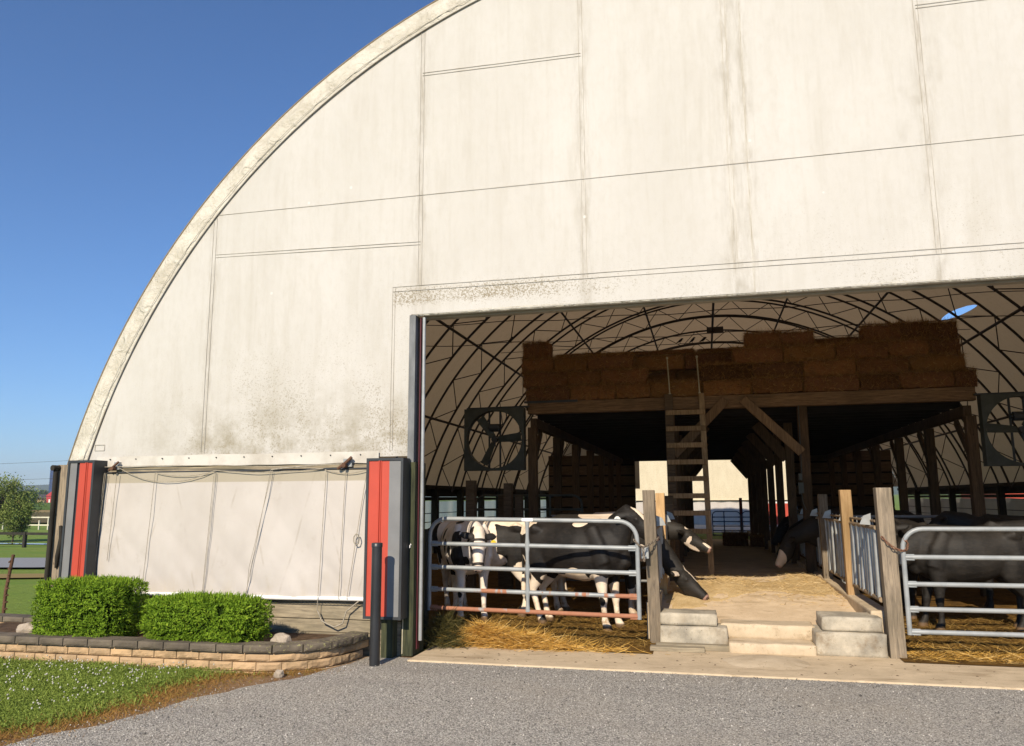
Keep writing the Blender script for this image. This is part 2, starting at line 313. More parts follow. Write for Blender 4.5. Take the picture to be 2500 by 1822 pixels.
# ------------------------------------------------------------------ mesh helper
class MB:
    def __init__(s): s.v = []; s.f = []; s.sm = []
    def add(s, vs, fs, smooth=False):
        o = len(s.v); s.v += [tuple(v) for v in vs]; s.f += [tuple(i+o for i in f) for f in fs]; s.sm += [smooth]*len(fs); return s
    def box(s, x0, x1, y0, y1, z0, z1):
        return s.add([(x0,y0,z0),(x1,y0,z0),(x1,y1,z0),(x0,y1,z0),(x0,y0,z1),(x1,y0,z1),(x1,y1,z1),(x0,y1,z1)],
            [(0,3,2,1),(4,5,6,7),(0,1,5,4),(1,2,6,5),(2,3,7,6),(3,0,4,7)])
    def bar(s, a, b, wd, hd, upv=(0,0,1)):
        a = Vector(a); b = Vector(b); t = (b-a).normalized(); u = Vector(upv)
        sd_ = t.cross(u)
        if sd_.length < 1e-4: sd_ = t.cross(Vector((0,1,0)))
        sd_.normalize(); u = sd_.cross(t)
        vs = [p+sd_*(i*wd/2)+u*(j*hd/2) for p in (a, b) for i, j in ((-1,-1),(1,-1),(1,1),(-1,1))]
        return s.add(vs, [(3,2,1,0),(4,5,6,7),(0,1,5,4),(1,2,6,5),(2,3,7,6),(3,0,4,7)])
    def tube(s, pts, r, n=8, cap=True):
        pts = [Vector(p) for p in pts]; rs = r if isinstance(r, (list, tuple)) else [r]*len(pts)
        vs = []; m = len(pts); pu = None
        for i, p in enumerate(pts):
            t = (pts[min(i+1, m-1)]-pts[max(i-1, 0)]).normalized()
            if pu is None:
                pu = Vector((0,0,1)) if abs(t.z) < .9 else Vector((0,1,0))
            sd_ = t.cross(pu).normalized(); pu = sd_.cross(t).normalized()
            for k in range(n):
                a = 2*PI*k/n; vs.append(p+(sd_*math.cos(a)+pu*math.sin(a))*rs[i])
        fs = [(i*n+k, i*n+(k+1) % n, (i+1)*n+(k+1) % n, (i+1)*n+k) for i in range(m-1) for k in range(n)]
        fs = [f[::-1] for f in fs]
        s.add(vs, fs, True)
        if cap: s.add(vs[:n], [tuple(range(n))]); s.add(vs[-n:], [tuple(range(n))[::-1]])
        return s
    def prism(s, poly, axis, d0, d1):
        """poly: 2-D outline (counter-clockwise), extruded along axis"""
        def P(p, d): return {'x': (d, p[0], p[1]), 'y': (p[0], d, p[1]), 'z': (p[0], p[1], d)}[axis]
        n = len(poly); vs = [P(p, d0) for p in poly]+[P(p, d1) for p in poly]
        return s.add(vs, [tuple(range(n))[::-1], tuple(range(n, 2*n))]+[(i, (i+1) % n, n+(i+1) % n, n+i) for i in range(n)])
    def mesh(s, name, off=(0,0,0)):
        me = bpy.data.meshes.new(name); o = Vector(off)
        me.from_pydata([tuple(Vector(v)-o) for v in s.v], [], s.f)
        me.polygons.foreach_set('use_smooth', s.sm); me.update(); return me
def link(name, me, mat, parent=None, loc=(0,0,0)):
    o = bpy.data.objects.new(name, me); col.objects.link(o)
    if mat: me.materials.append(MT[mat] if isinstance(mat, str) else mat)
    if parent: o.parent = parent
    else: o.location = loc
    return o
def wloc(o):
    v = Vector(o.location)
    while o.parent: o = o.parent; v += Vector(o.location)
    return v
def part(name, mb, mat, parent, bevel=0):
    """mesh given in world coordinates, made a child of an unrotated parent"""
    o = link(name, mb.mesh(name, wloc(parent)), mat, parent)
    if bevel: bev(o, bevel)
    return o
def bev(o, wd):
    m = o.modifiers.new('bevel', 'BEVEL'); m.width = wd; m.segments = 2; m.limit_method = 'ANGLE'; m.angle_limit = R(40)
def tag(o, label, cat, group=None):
    o['label'] = label; o['category'] = cat
    if group: o['group'] = group
    return o
def thing(name, label, cat, loc, group=None):
    o = bpy.data.objects.new(name, None); col.objects.link(o); o.location = loc; o.empty_display_size = .2
    bpy.context.view_layer.update(); return tag(o, label, cat, group)
def single(name, mb, mat, label, cat, loc, group=None, bevel=0):
    o = link(name, mb.mesh(name, loc), mat, None, loc); tag(o, label, cat, group)
    if bevel: bev(o, bevel)
    return o
def struct(name, mb, mat, kind='structure'):
    o = link(name, mb if isinstance(mb, bpy.types.Mesh) else mb.mesh(name), mat); o['kind'] = kind; return o
def dup(o, loc, rotz=None, label=None):
    c = o.copy(); col.objects.link(c); c.location = loc
    if rotz is not None: c.rotation_euler = (0, 0, rotz)
    if label: c['label'] = label
    for ch in o.children:
        d = ch.copy(); col.objects.link(d); d.parent = c
        for e in ch.children:
            k = e.copy(); col.objects.link(k); k.parent = d
    return c
def fastmesh(name, V, F, attrs=None):
    """V (n,3), F (m,k) arrays"""
    me = bpy.data.meshes.new(name); n, k = F.shape
    me.vertices.add(len(V)); me.vertices.foreach_set('co', np.ascontiguousarray(V, dtype=np.float32).ravel())
    me.loops.add(n*k); me.loops.foreach_set('vertex_index', F.astype(np.int32).ravel())
    me.polygons.add(n); me.polygons.foreach_set('loop_start', np.arange(0, n*k, k, dtype=np.int32))
    for an, av in (attrs or {}).items():
        a = me.attributes.new(an, 'FLOAT', 'POINT'); a.data.foreach_set('value', av.astype(np.float32))
    me.update(); me.validate(); return me
def strands(base, direc, length, width, bend=None):
    """thin curved blades: base (n,3), direc (n,3) unit, length (n), width (n) -> quads in two segments"""
    n = len(base); rnd = rng.normal(size=(n, 3)); sd_ = np.cross(direc, rnd); sd_ /= np.linalg.norm(sd_, axis=1)[:, None]
    if bend is None: bend = rng.normal(size=(n, 3))*.12
    L = length[:, None]; W = width[:, None]
    mid = base+direc*L*.5+bend*L*.25; tip = base+direc*L+bend*L
    V = np.stack([base-sd_*W/2, base+sd_*W/2, mid-sd_*W*.45, mid+sd_*W*.45, tip-sd_*W*.15, tip+sd_*W*.15], 1).reshape(-1, 3)
    i = np.arange(n)[:, None]*6; F = np.concatenate([i+np.array([0,1,3,2]), i+np.array([2,3,5,4])], 1).reshape(-1, 4)
    return V, F
def dirs(n, zmin, zmax):
    a = rng.uniform(0, 2*PI, n); z = rng.uniform(zmin, zmax, n); r = np.sqrt(np.maximum(0, 1-z*z))
    return np.stack([r*np.cos(a), r*np.sin(a), z], 1)
def leaves(c, nrm, size):
    """small diamond leaves at c facing roughly nrm"""
    n = len(c); t = np.cross(nrm, rng.normal(size=(n, 3))); t /= np.linalg.norm(t, axis=1)[:, None]; b = np.cross(nrm, t)
    s = size[:, None]; cup = nrm*s*.18
    V = np.stack([c-t*s, c+b*s*.45+cup, c+t*s, c-b*s*.45+cup], 1).reshape(-1, 3)
    return V, np.arange(4*n).reshape(n, 4)

# ------------------------------------------------------------------ the ground and what lies on it
def interp(x, xs, ys): return float(np.interp(x, xs, ys))
def terrain(x, y):
    prof = interp(y, [-60, 12, 47, 90, 200, 450, 700, 1500], [0, 0, -1.6, -2.2, -1.5, .8, 3., 6.])
    side = min(1., max(0., (-8.5-x)/7.)); far = min(1., max(0., (y-75)/40.))
    return prof*max(side, far)-.03
xs = sorted(set([-3000,-1800,-1100,-700,-450,-300,-200,-140,-100,-75]+list(range(-60, 21, 3))+[-10,-9,30,45,70,110,180,300,600,1200,2400]))
ys = sorted(set([-60,-30,-15,-5]+list(range(0, 60, 3))+[62,70,80,90,110,130,160,200,260,330,450,580,700,1000,1500,2600]))
m = MB(); m.v = [(x, y, terrain(x, y)) for y in ys for x in xs]; nx = len(xs)
m.f = [(j*nx+i, j*nx+i+1, (j+1)*nx+i+1, (j+1)*nx+i) for j in range(len(ys)-1) for i in range(nx-1)]; m.sm = [True]*len(m.f)
struct('ground', m, 'grass_ground')

def sheet(name, edge, mat, z):
    m = MB(); m.add([(x, y, z) for x, y in edge], [tuple(range(len(edge)))]); return struct(name, m, mat)
def wob(pts, amp, step=.12, seed=0):
    out = []
    for (a, b) in zip(pts[:-1], pts[1:]):
        a = Vector(a); b = Vector(b); n = max(1, int((b-a).length/step))
        for i in range(n):
            p = a+(b-a)*i/n; d = mnoise.noise((p.x*2.3+seed, p.y*2.3, seed))*amp+mnoise.noise((p.x*9+seed, p.y*9, 3))*amp*.5
            t = (b-a).normalized(); out.append((p.x-t.y*d, p.y+t.x*d))
    return out+[tuple(pts[-1])]
# edge between lawn and gravel, running from the barn corner to the camera's left
EDGE = [(-3.55, 8.2), (-3.62, 7.7), (-3.72, 7.2), (-3.95, 6.75), (-4.3, 6.1), (-4.38, 5.6), (-4.55, 5.15), (-4.85, 4.5), (-5.4, 3.4), (-6.6, 1.4), (-8, -2), (-9, -14)]
DEDGE = [(-3.52, 8.25), (-3.60, 7.85), (-3.78, 7.45), (-4.12, 7.11), (-4.55, 6.95), (-4.68, 6.55), (-4.62, 6.0), (-4.75, 5.45), (-4.95, 4.95), (-5.3, 4.2), (-5.9, 3.2), (-7, 1.2), (-8.5, -2), (-9.5, -14)]
e2 = wob(EDGE, .09, .1, 5); d2 = wob(DEDGE, .13, .1, 9)
sheet('dirt_verge', d2+[(-4, -14), (0, 3), (-2.5, 8.25)], 'dirt', -.012)
sheet('gravel_drive', e2+[(40, -14), (40, 8.05), (-2.9, 8.05)], 'gravel', -.004)
m = MB(); m.box(-3.08, 9.4, 7.93, 9.22, -.2, .012); ap = struct('concrete_apron', m, 'apron_concrete'); bev(ap, .015)
m = MB(); ring = [(math.cos(a)*.42*(1+.12*mnoise.noise((math.cos(a)*2, math.sin(a)*2, 1))), math.sin(a)*.36*(1+.15*mnoise.noise((math.cos(a)*2, math.sin(a)*2, 4)))) for a in np.linspace(0, 2*PI, 28, endpoint=False)]
vs = []
for k, h in ((1., .013), (.8, .033), (.5, .05), (.2, .058)): vs += [(.52+x*k, 8.58+y*k, h) for x, y in ring]
m.add(vs, [(j*28+i, j*28+(i+1) % 28, (j+1)*28+(i+1) % 28, (j+1)*28+i) for j in range(3) for i in range(28)]+[tuple(range(84, 112))], True)
struct('concrete_patch', m, 'step_concrete')

def rolling(name, x0, x1, y0, y1, zf, mat, st=.06):
    nx = int((x1-x0)/st)+1; ny = int((y1-y0)/st)+1
    X, Y = np.meshgrid(np.linspace(x0, x1, nx), np.linspace(y0, y1, ny))
    Z = np.array([[zf(x, y) for x in X[0]] for y in Y[:, 0]])
    V = np.stack([X, Y, Z], 2).reshape(-1, 3); i = np.arange(nx-1)[None]+np.arange(ny-1)[:, None]*nx; i = i.ravel()
    me = fastmesh(name, V, np.stack([i, i+1, i+nx+1, i+nx], 1)); me.polygons.foreach_set('use_smooth', [True]*len(me.polygons))
    return struct(name, me, mat)
def penz(x, y):
    b = .018+min(.085, max(0, (y-8.95)*.075))
    return b+.022*mnoise.noise((x*1.7, y*1.7, 0))*min(1, max(0, (y-8.9)*2))+.018*mnoise.noise((x*6, y*6, 2))*min(1, max(0, (y-8.9)*2))
rolling('pen_floor', -7.8, -.62, 8.75, 17, penz, 'pen_litter'); rolling('pen_floor', 1.86, 8.8, 8.85, 17, penz, 'pen_litter')
m = MB(); m.box(-7.8, -.62, 17, 40, -.1, .1); m.box(1.86, 8.8, 17, 40, -.1, .1); struct('pen_floor', m, 'pen_litter')
# the raised feed aisle with its kerbs and steps
def aislez(x, y):
    h = .250+.125*min(1, max(0, (y-9.6)/1.3))+.012*mnoise.noise((x*1.2, y*1.2, 0))*min(1, max(0, (y-9.6)*2))
    h += .09*math.exp(-((x-.22)/.26)**2-((y-11.9)/1.0)**2)+.07*math.exp(-((x+.28)/.25)**2-((y-10.9)/.9)**2)+.085*math.exp(-((x-1.38)/.33)**2-((y-13.0)/1.3)**2)
    h += .05*math.exp(-((x-.65)/.35)**2-((y-11.5)/.5)**2)
    return h+.015*mnoise.noise((x*7, y*7, 3))*min(1, max(0, (y-10.0)))
m = MB(); m.box(-.6, 1.84, 10.3, 17, 0, .3); struct('feed_aisle', m, 'aisle_concrete')
a_ = rolling('feed_aisle', -.6, 1.7, 9.45, 17, aislez, 'aisle_concrete', .05)
# straw cover over part of the aisle
def strawz(x, y):
    k = mnoise.noise((x*1.6, y*1.1, 7))+.5*mnoise.noise((x*5, y*4, 8))
    cen = math.exp(-((x-.22)/.4)**2-((y-11.9)/1.3)**2)+math.exp(-((x-1.4)/.35)**2-((y-12.9)/1.4)**2)+.9*math.exp(-((x+.3)/.3)**2-((y-10.9)/.9)**2)+.75*math.exp(-((y-12.2)/.9)**2)
    return aislez(x, y)+.006+(-.03 if k*.8+cen < .55 else .0)
rolling('loose_straw', -.58, 1.66, 9.9, 15.5, strawz, 'straw_floor', .04)['kind'] = 'stuff'
m = MB(); m.prism([(17, -.3), (39.6, -.3), (39.6, -.1), (36, -.08), (17, .362)], 'x', -.6, 1.86); struct('feed_aisle', m, 'aisle_concrete')
m = MB(); m.box(1.67, 1.88, 9.35, 30, 0, .445); k_ = struct('kerb', m, 'step_concrete'); bev(k_, .02)
m = MB(); m.box(-.72, -.6, 9.42, 30, 0, .46); struct('kerb', m, 'step_concrete')
def rbox(x0, x1, y0, y1, z0, z1, seed, amp=.012, st=.035):
    """a cast block with worn edges and an uneven face"""
    bm = bmesh.new(); bmesh.ops.create_cube(bm, size=1); L = (x1-x0, y1-y0, z1-z0)
    for ax in range(3):
        n = int(L[ax]/st)
        if n < 1: continue
        ed = [e for e in bm.edges if abs((e.verts[0].co-e.verts[1].co)[ax]) > .9/1e9 and all(abs((e.verts[0].co-e.verts[1].co)[k]) < 1e-6 for k in range(3) if k != ax)]
        bmesh.ops.subdivide_edges(bm, edges=ed, cuts=n, use_grid_fill=True)
    c = Vector(((x0+x1)/2, (y0+y1)/2, (z0+z1)/2)); vs = []
    bm.verts.ensure_lookup_table()
    for v in bm.verts:
        p = Vector((v.co.x*L[0], v.co.y*L[1], v.co.z*L[2])); near = sorted(min(L[k]/2-abs(p[k]), .06) for k in range(3)); w_ = max(0, .022-near[1])/.022*.6
        for k in range(3):
            if L[k]/2-abs(p[k]) < .02: p[k] -= math.copysign(.009*w_, p[k])
        q = c+p; nz = Vector((mnoise.noise((q*7)+Vector((seed, 0, 0))), mnoise.noise((q*7)+Vector((0, seed, 0))), mnoise.noise((q*7)+Vector((0, 0, seed)))))
        vs.append(tuple(q+nz*amp+nz*amp*.6*mnoise.noise(q*25)))
    fs = [tuple(v.index for v in f.verts) for f in bm.faces]; bm.free(); return vs, fs
def blk(name, x0, x1, y0, y1, z0, z1, mat, lab, grp='cast concrete blocks beside the feed aisle steps'):
    mb = MB(); v_, f_ = rbox(x0, x1, y0, y1, z0, z1, x0*3+z1, .006); mb.add(v_, f_, True); return single(name, mb, mat, lab, 'concrete block', ((x0+x1)/2, (y0+y1)/2, z0), grp)
blk('concrete_block', -.56, .17, 9.16, 9.64, .0, .245, 'block_concrete', 'lower grey concrete block left of the feed aisle steps')
blk('concrete_block', -.56, .065, 9.22, 9.64, .247, .375, 'block_concrete', 'upper shorter grey concrete block left of the steps, nearest the black and white feeding heads')
blk('concrete_block', 1.06, 1.76, 9.06, 9.6, .0, .25, 'block_concrete', 'lower wide stained concrete block right of the feed aisle steps')
blk('concrete_block', 1.14, 1.74, 9.12, 9.6, .252, .40, 'block_concrete', 'upper concrete block right of the steps against the tall post')
m = MB(); m.v, m.f = rbox(.172, 1.058, 9.03, 9.7, -.02, .115, 3, .009); m.sm = [True]*len(m.f); v2, f2 = rbox(.10, 1.10, 9.36, 9.72, .10, .262, 8, .008); m.add(v2, f2, True)
t_ = single('concrete_steps', m, 'step_concrete', 'two pale concrete steps leading up from the apron to the feed aisle', 'steps', (.6, 9.3, 0)); pass
for x0, x1, y0, y1, z1, lab in ((-.66, -.08, 8.93, 9.05, .06, 'longer weathered grey plank lying at the foot of the left block'), (-.6, .22, 9.055, 9.15, .075, 'thin reddish plank lying against the lower left concrete block')):
    mb = MB(); mb.box(x0, x1, y0, y1, .012, z1); o = single('plank', mb, 'board_wood', lab, 'plank', ((x0+x1)/2, (y0+y1)/2, .012), 'loose planks by the steps', .006)

# ------------------------------------------------------------------ the fabric barn
CX0, CZ0, RO, RI = .5, -.17, 8.62, 8.29
Y0, Y1 = 8.2, 40.
barn = thing('fabric_barn', 'large white fabric arch barn with a wide open doorway and hay loft inside', 'barn', (CX0, Y0, 0))
def arcz(x, r=RI): return CZ0+math.sqrt(max(0, r*r-(x-CX0)**2))
DX0, DX1, DZ = -3.2, 4.2, 3.75
def end_wall(name, y, dz, bulge, zb=2.13, r=RI):
    xl = CX0-math.sqrt(r*r-(zb-CZ0)**2)+.002; xr = 2*CX0-xl
    X = sorted(set(list(np.linspace(xl, DX0, 14))+list(np.linspace(DX0, DX1, 16))+list(np.linspace(DX1, xr, 14))))
    m = MB(); ny = 18
    for i, (a, b) in enumerate(zip(X[:-1], X[1:])):
        low = dz if (a >= DX0-1e-6 and b <= DX1+1e-6) else zb
        vs = []
        for j in range(ny+1):
            for x in (a, b):
                z = low+(max(arcz(x, r), low+.002)-low)*j/ny; vs.append((x, y+bulge*mnoise.noise((x*.8, z*.8, y)), z))
        m.add(vs, [(2*j, 2*j+1, 2*j+3, 2*j+2) for j in range(ny)], True)
    return part(name, m, 'wall_fabric', barn)
end_wall('end_wall', Y0, DZ, .004); end_wall('end_wall', Y1, 3.6, .02, r=RO-.01)
# rim: the roof cover's hem drawn round the end arch, puckered
m = MB(); n = 260; a0 = math.asin((1.98-CZ0)/RI); A = np.linspace(PI-a0, a0, n); K = 7
for i, a in enumerate(A):
    for k in range(K):
        t = k/(K-1); r = RI-.015+(RO-RI+.015)*t
        pk = mnoise.noise((a*34, t*1.4, 1))*.036+mnoise.noise((a*90+t*4, t*2.5, 5))*.024
        y = Y0-.022+.10*t**2.2+pk*math.sin(PI*min(1, t*1.1))*1.3
        m.v.append((CX0+r*math.cos(a), y, CZ0+r*math.sin(a)))
m.f = [(i*K+k, (i+1)*K+k, (i+1)*K+k+1, i*K+k+1) for i in range(n-1) for k in range(K-1)]; m.sm = [True]*len(m.f)
part('rim_band', m, 'rim_fabric', barn)
m = MB(); pts = [(CX0+(RI-.012)*math.cos(a), Y0-.02, CZ0+(RI-.012)*math.sin(a)) for a in A]; m.tube(pts, .008, 6); part('rim_rope', m, 'stitch', barn)
m = MB(); pts = [(CX0+(RI+.035)*math.cos(a), Y0-.036, CZ0+(RI+.035)*math.sin(a)) for a in A[::2]]; m.tube(pts, .004, 4); part('rim_seam', m, 'stitch', barn)
# roof cover with one torn hole on the right-hand slope
m = MB(); a1 = math.asin((1.95-CZ0)/RO); AN = list(np.linspace(a1, PI-a1, 97)); YS = [Y0+.055]+list(np.arange(9.8, 39.9, 1.225))+[Y1+.1]
hy, ha = 21.08, .8285; ia = [i for i in range(96) if AN[i] > ha-.075 and AN[i+1] < ha+.075]; iy = [j for j in range(len(YS)-1) if YS[j] > hy-2.0 and YS[j+1] < hy+2.2]
def rp(a, y): return (CX0+RO*math.cos(a), y, CZ0+RO*math.sin(a))
m.v = [rp(a, y) for y in YS for a in AN]; na = len(AN)
m.f = [(j*na+i, j*na+i+1, (j+1)*na+i+1, (j+1)*na+i) for j in range(len(YS)-1) for i in range(na-1) if not (i in ia and j in iy)]
m.sm = [True]*len(m.f)
al, ah, yl, yh = AN[ia[0]], AN[ia[-1]+1], YS[iy[0]], YS[iy[-1]+1]; ac, yc = (al+ah)/2, (yl+yh)/2
N = 48; ins = []; outs = []
for k in range(N):
    t = 2*PI*k/N; c, s = math.cos(t), math.sin(t); q = 1/max(abs(c), abs(s))
    outs.append(rp(ac+(ah-al)/2*s*q, yc+(yh-yl)/2*c*q)); j = 1+.07*mnoise.noise((c*3, s*3, 2)); ins.append(rp(ha+.0125*c+.0135*s*j*(1 if s > 0 else .6)*abs(s)**.3, hy+1.12*c*j))
o_ = len(m.v); m.v += outs+ins; m.f += [(o_+k, o_+(k+1) % N, o_+N+(k+1) % N, o_+N+k) for k in range(N)]; m.sm += [True]*N
part('roof_cover', m, 'roof_fabric', barn)
# welded seams of the end wall, each a pair of stitch lines
m = MB()
def vseam(x, z0, z1, w_=.0017): m.box(x-w_, x+w_, Y0-.0085, Y0-.0045, z0, z1)
def hseam(z, x0, x1, w_=.0022, dz=0): m.add([(x0, Y0-.0085, z-w_), (x1, Y0-.0085, z-w_+dz), (x1, Y0-.0045, z-w_+dz), (x0, Y0-.0045, z-w_), (x0, Y0-.0085, z+w_), (x1, Y0-.0085, z+w_+dz), (x1, Y0-.0045, z+w_+dz), (x0, Y0-.0045, z+w_)], [(0,3,2,1),(4,5,6,7),(0,1,5,4),(1,2,6,5),(2,3,7,6),(3,0,4,7)])
for x, zb in ((-5.83, 2.22), (-3.1, 4.09), (-1.18, 4.05), (.41, 4.02), (2.34, 4.03), (4.3, 4.03), (6.2, 2.3)):
    for dx in (-.022, .022): vseam(x+dx, zb, arcz(x)-.03)
vseam(.585, 3.76, arcz(.585)-.03, .0042)
for z in (4.035, 4.09): hseam(z, -3.43, 9 if False else 4.5, .002, -.02)
for dx in (-3.43, -3.40): vseam(dx, 2.2, 4.09, .002)
hseam(5.19, -5.8, 8.0, .002, -.03)
for z in (4.64, 4.675): hseam(z, -5.81, -3.1, .0022, -.06)
for z in (6.70, 6.735): hseam(z, -3.1, -1.18, .0022, -.03)
for z in (6.68, 6.715): hseam(z, 2.34, 4.3, .0022, -.03)
hseam(2.27, -7.36, -7.22, .003); hseam(2.34, -7.36, -7.22, .003); vseam(-7.36, 2.27, 2.34, .003); vseam(-7.22, 2.27, 2.34, .003)
part('seam', m, 'stitch', barn)
# door head: fabric pocket round a steel tube, dark on its underside
m = MB(); m.tube([(DX0+.02, Y0+.034, DZ+.012), (DX1, Y0+.034, DZ+.012)], .034, 12); part('door_head', m, 'rim_fabric', barn)
m = MB(); m.box(DX0+.12, DX1, Y0+.10, Y0+.2, DZ-.035, DZ+.05); part('door_track', m, 'lip_fabric', barn)
# left door jamb
m = MB(); m.box(-3.215, -3.14, Y0-.01, Y0+.27, 2.05, 3.74); part('jamb_wrap', m, 'jamb_fabric_shaded', barn)
m = MB(); m.box(-3.245, -3.11, Y0-.03, Y0+.30, 0, 2.06); part('jamb_post', m, 'green_post', barn)
m = MB(); m.box(-3.106, -3.093, Y0+.05, Y0+.12, .06, 3.72); part('jamb_trim', m, 'dark_red', barn)
m = MB(); m.tube([(-3.06, Y0+.06, .15), (-3.06, Y0+.06, 3.72)], .021, 12); part('door_pipe', m, 'galv', barn)
m = MB(); m.tube([(-3.23, Y0-.037, 2.0), (-3.222, Y0-.037, 1.0), (-3.228, Y0-.037, .02)], .007, 6); part('jamb_cable', m, 'pale_cable', barn)
m = MB(); m.box(-3.16, -3.15, Y0-.05, Y0-.032, 1.13, 1.16); m.tube([(-3.14, Y0-.045, 1.16), (-3.145, Y0-.045, 1.175), (-3.15, Y0-.045, 1.16)], .004, 5); part('padlock', m, 'white_strip', barn)
# roll-up curtain bay left of the door, with its timber header and boards below
m = MB(); nx, nz = 150, 60; x0, x1, z0, z1 = -7.33, -3.58, .585, 1.985
for j in range(nz+1):
    for i in range(nx+1):
        x = x0+(x1-x0)*i/nx; z = z0+(z1-z0)*j/nz; t = 1-j/nz
        d = .03*abs(mnoise.noise((x*1.3+z*1.3, z*.5, 12)))+.02*mnoise.noise((x*1.1+z*.5, z*.6, 3))+.016*mnoise.noise((x*2.6-z*1.6, z*1.2, 9))*(.3+t)+.02*abs(mnoise.noise((x*1.9+z*2.0, z*.3, 4)))*t+.008*mnoise.noise((x*7+z*5, z*3, 1))*t**2
        m.v.append((x, Y0-.035-d-.02*t*t, z))
m.f = [(j*(nx+1)+i, j*(nx+1)+i+1, (j+1)*(nx+1)+i+1, (j+1)*(nx+1)+i) for j in range(nz) for i in range(nx)]; m.sm = [True]*len(m.f)
cur = part('roll_up_curtain', m, 'curtain_fabric', barn)
m = MB(); m.tube([(x, Y0-.06-.006*math.sin(x*5), .575+.004*math.sin(x*3)) for x in np.linspace(x0+.05, x1, 30)], .024, 8); part('hem_pipe', m, 'white_strip', cur)
m = MB(); m.box(-7.4, -3.5, Y0-.012, Y0+.1, 1.985, 2.06); part('curtain_header', m, 'board_wood', barn)
m = MB(); m.tube([(-7.3, Y0-.03, 1.99), (-5.5, Y0-.033, 1.992), (-3.6, Y0-.03, 2.0)], .012, 6); part('curtain_rod', m, 'dark_metal', barn)
m = MB(); nn = 90; vs = []
for i in range(nn+1):
    x = -7.3+3.75*i/nn; vs += [(x, Y0-.018-.01*abs(math.sin(x*4)), 2.19+.012*mnoise.noise((x*1.5, 0, 0))), (x, Y0-.022-.012*abs(math.sin(x*3.1+1)), 2.06+.014*mnoise.noise((x*2.4, 5, 0)))]
m.add(vs, [(2*i, 2*i+1, 2*i+3, 2*i+2) for i in range(nn)], True); part('curtain_flap', m, 'flap_fabric', barn)
m = MB()
for x in np.arange(-7.1, -3.7, .37): m = MB(); m.tube([(x, Y0-.04, 2.155), (x, Y0-.02, 2.155)], .007, 6); part('flap_screw', m, 'dark_metal', barn)
for k, (za, zb, mt) in enumerate(((.495, .50, 'dark_metal'), (.355, .492, 'board_wood'), (.215, .345, 'board_wood'), (.105, .21, 'board_wood'), (-.02, .10, 'board_wood'))):
    m = MB(); m.box(-7.4+.0*k, -3.25, Y0-.01-.004*(k % 2), Y0+.035, za, zb); part('wall_board', m, mt, barn)
m = MB(); m.box(-7.4, -3.25, Y0+.0, Y0+.03, .50, .585); part('wall_board', m, 'board_wood', barn)
m = MB(); m.box(-7.3, -3.58, Y0-.02, Y0-.012, .556, .575); part('red_strip', m, 'dark_red', barn)
m = MB(); s3 = .026                                                # chicken wire stapled over the top board
for r in range(4):
    for i in range(int(2.6/(s3*1.73))):
        cx = -6.18+i*s3*1.73+(r % 2)*s3*.866; cz = .505+r*s3*.78
        hp = [(cx+s3*.5*math.sin(q)*1.6, Y0-.016, cz+s3*.5*math.cos(q)) for q in np.linspace(0, PI, 4)]
        m.tube(hp, .0016, 3, False)
part('chicken_wire', m, 'wire', barn)
def rope(pts, r=.0036, mat='rope'):
    m = MB(); out = []
    for a, b in zip(pts[:-1], pts[1:]):
        for t in np.linspace(0, 1, 9)[:-1]:
            p = Vector(a).lerp(Vector(b), t); out.append((p.x+.004*mnoise.noise((p.z*3, p.x, 1)), p.y, p.z))
    out.append(pts[-1]); m.tube(out, r, 5); return part('rope', m, mat, cur)
YR = Y0-.085
for xa, xb, zb in ((-7.12, -7.17, .70), (-6.94, -6.98, .95), (-6.40, -6.47, .62), (-5.60, -5.66, .60), (-4.86, -5.10, .60), (-4.16, -4.21, .45), (-3.92, -3.96, .58), (-3.66, -3.86, .58)):
    rope([(xa, YR, 1.99), (xb, YR-.01, zb)])
    if xa in (-7.12, -5.60, -4.86): rope([(xa+.02, YR, 1.99), (xb+.028, YR-.012, (zb+1.2)/2), (xb+.012, YR-.01, zb+.02)], .0028)
def sag(a, b, d, r=.004, mat='rope'): 
    rope([(a[0]+(b[0]-a[0])*t, YR+.01, a[1]+(b[1]-a[1])*t-d*4*t*(1-t)) for t in np.linspace(0, 1, 9)], r, mat)
sag((-6.95, 2.06), (-5.6, 2.0), .16); sag((-6.4, 1.985), (-5.6, 1.995), .05); sag((-5.6, 2.0), (-4.2, 2.0), .03); sag((-4.86, 2.0), (-3.92, 2.05), -.01, .008); sag((-7.25, 2.06), (-4.2, 2.0), -.03); sag((-4.18, 1.99), (-3.62, 2.0), .05)
rope([(-4.21, YR, .45), (-4.15, YR-.01, .34), (-4.0, YR-.01, .28), (-3.9, YR-.01, .32), (-3.86, YR-.01, .45), (-3.72, YR, .56)], .008)
m = MB()
for k in range(14): q = k*.9; m.tube([(-3.76+.035*math.cos(q), YR-.015, 1.22+.06*math.sin(q)), (-3.76+.035*math.cos(q+.9), YR-.02, 1.22+.06*math.sin(q+.9))], .006, 5)
part('rope_knot', m, 'rope', cur)
for x, z, s_ in ((-6.98, 2.07, 1), (-3.92, 2.06, 1.3)):
    m = MB(); m.box(x-.035*s_, x+.045*s_, Y0-.06, Y0-.012, z-.04, z+.05); part('pulley_plate', m, 'galv', barn)
    m = MB(); m.tube([(x-.07*s_, Y0-.10, z-.05*s_), (x, Y0-.10, z), (x+.055*s_, Y0-.09, z+.05*s_)], .014*s_, 8); m.tube([(x-.01, Y0-.13, z-.03), (x-.01, Y0-.07, z-.03)], .024, 10); part('pulley', m, 'rust', barn)
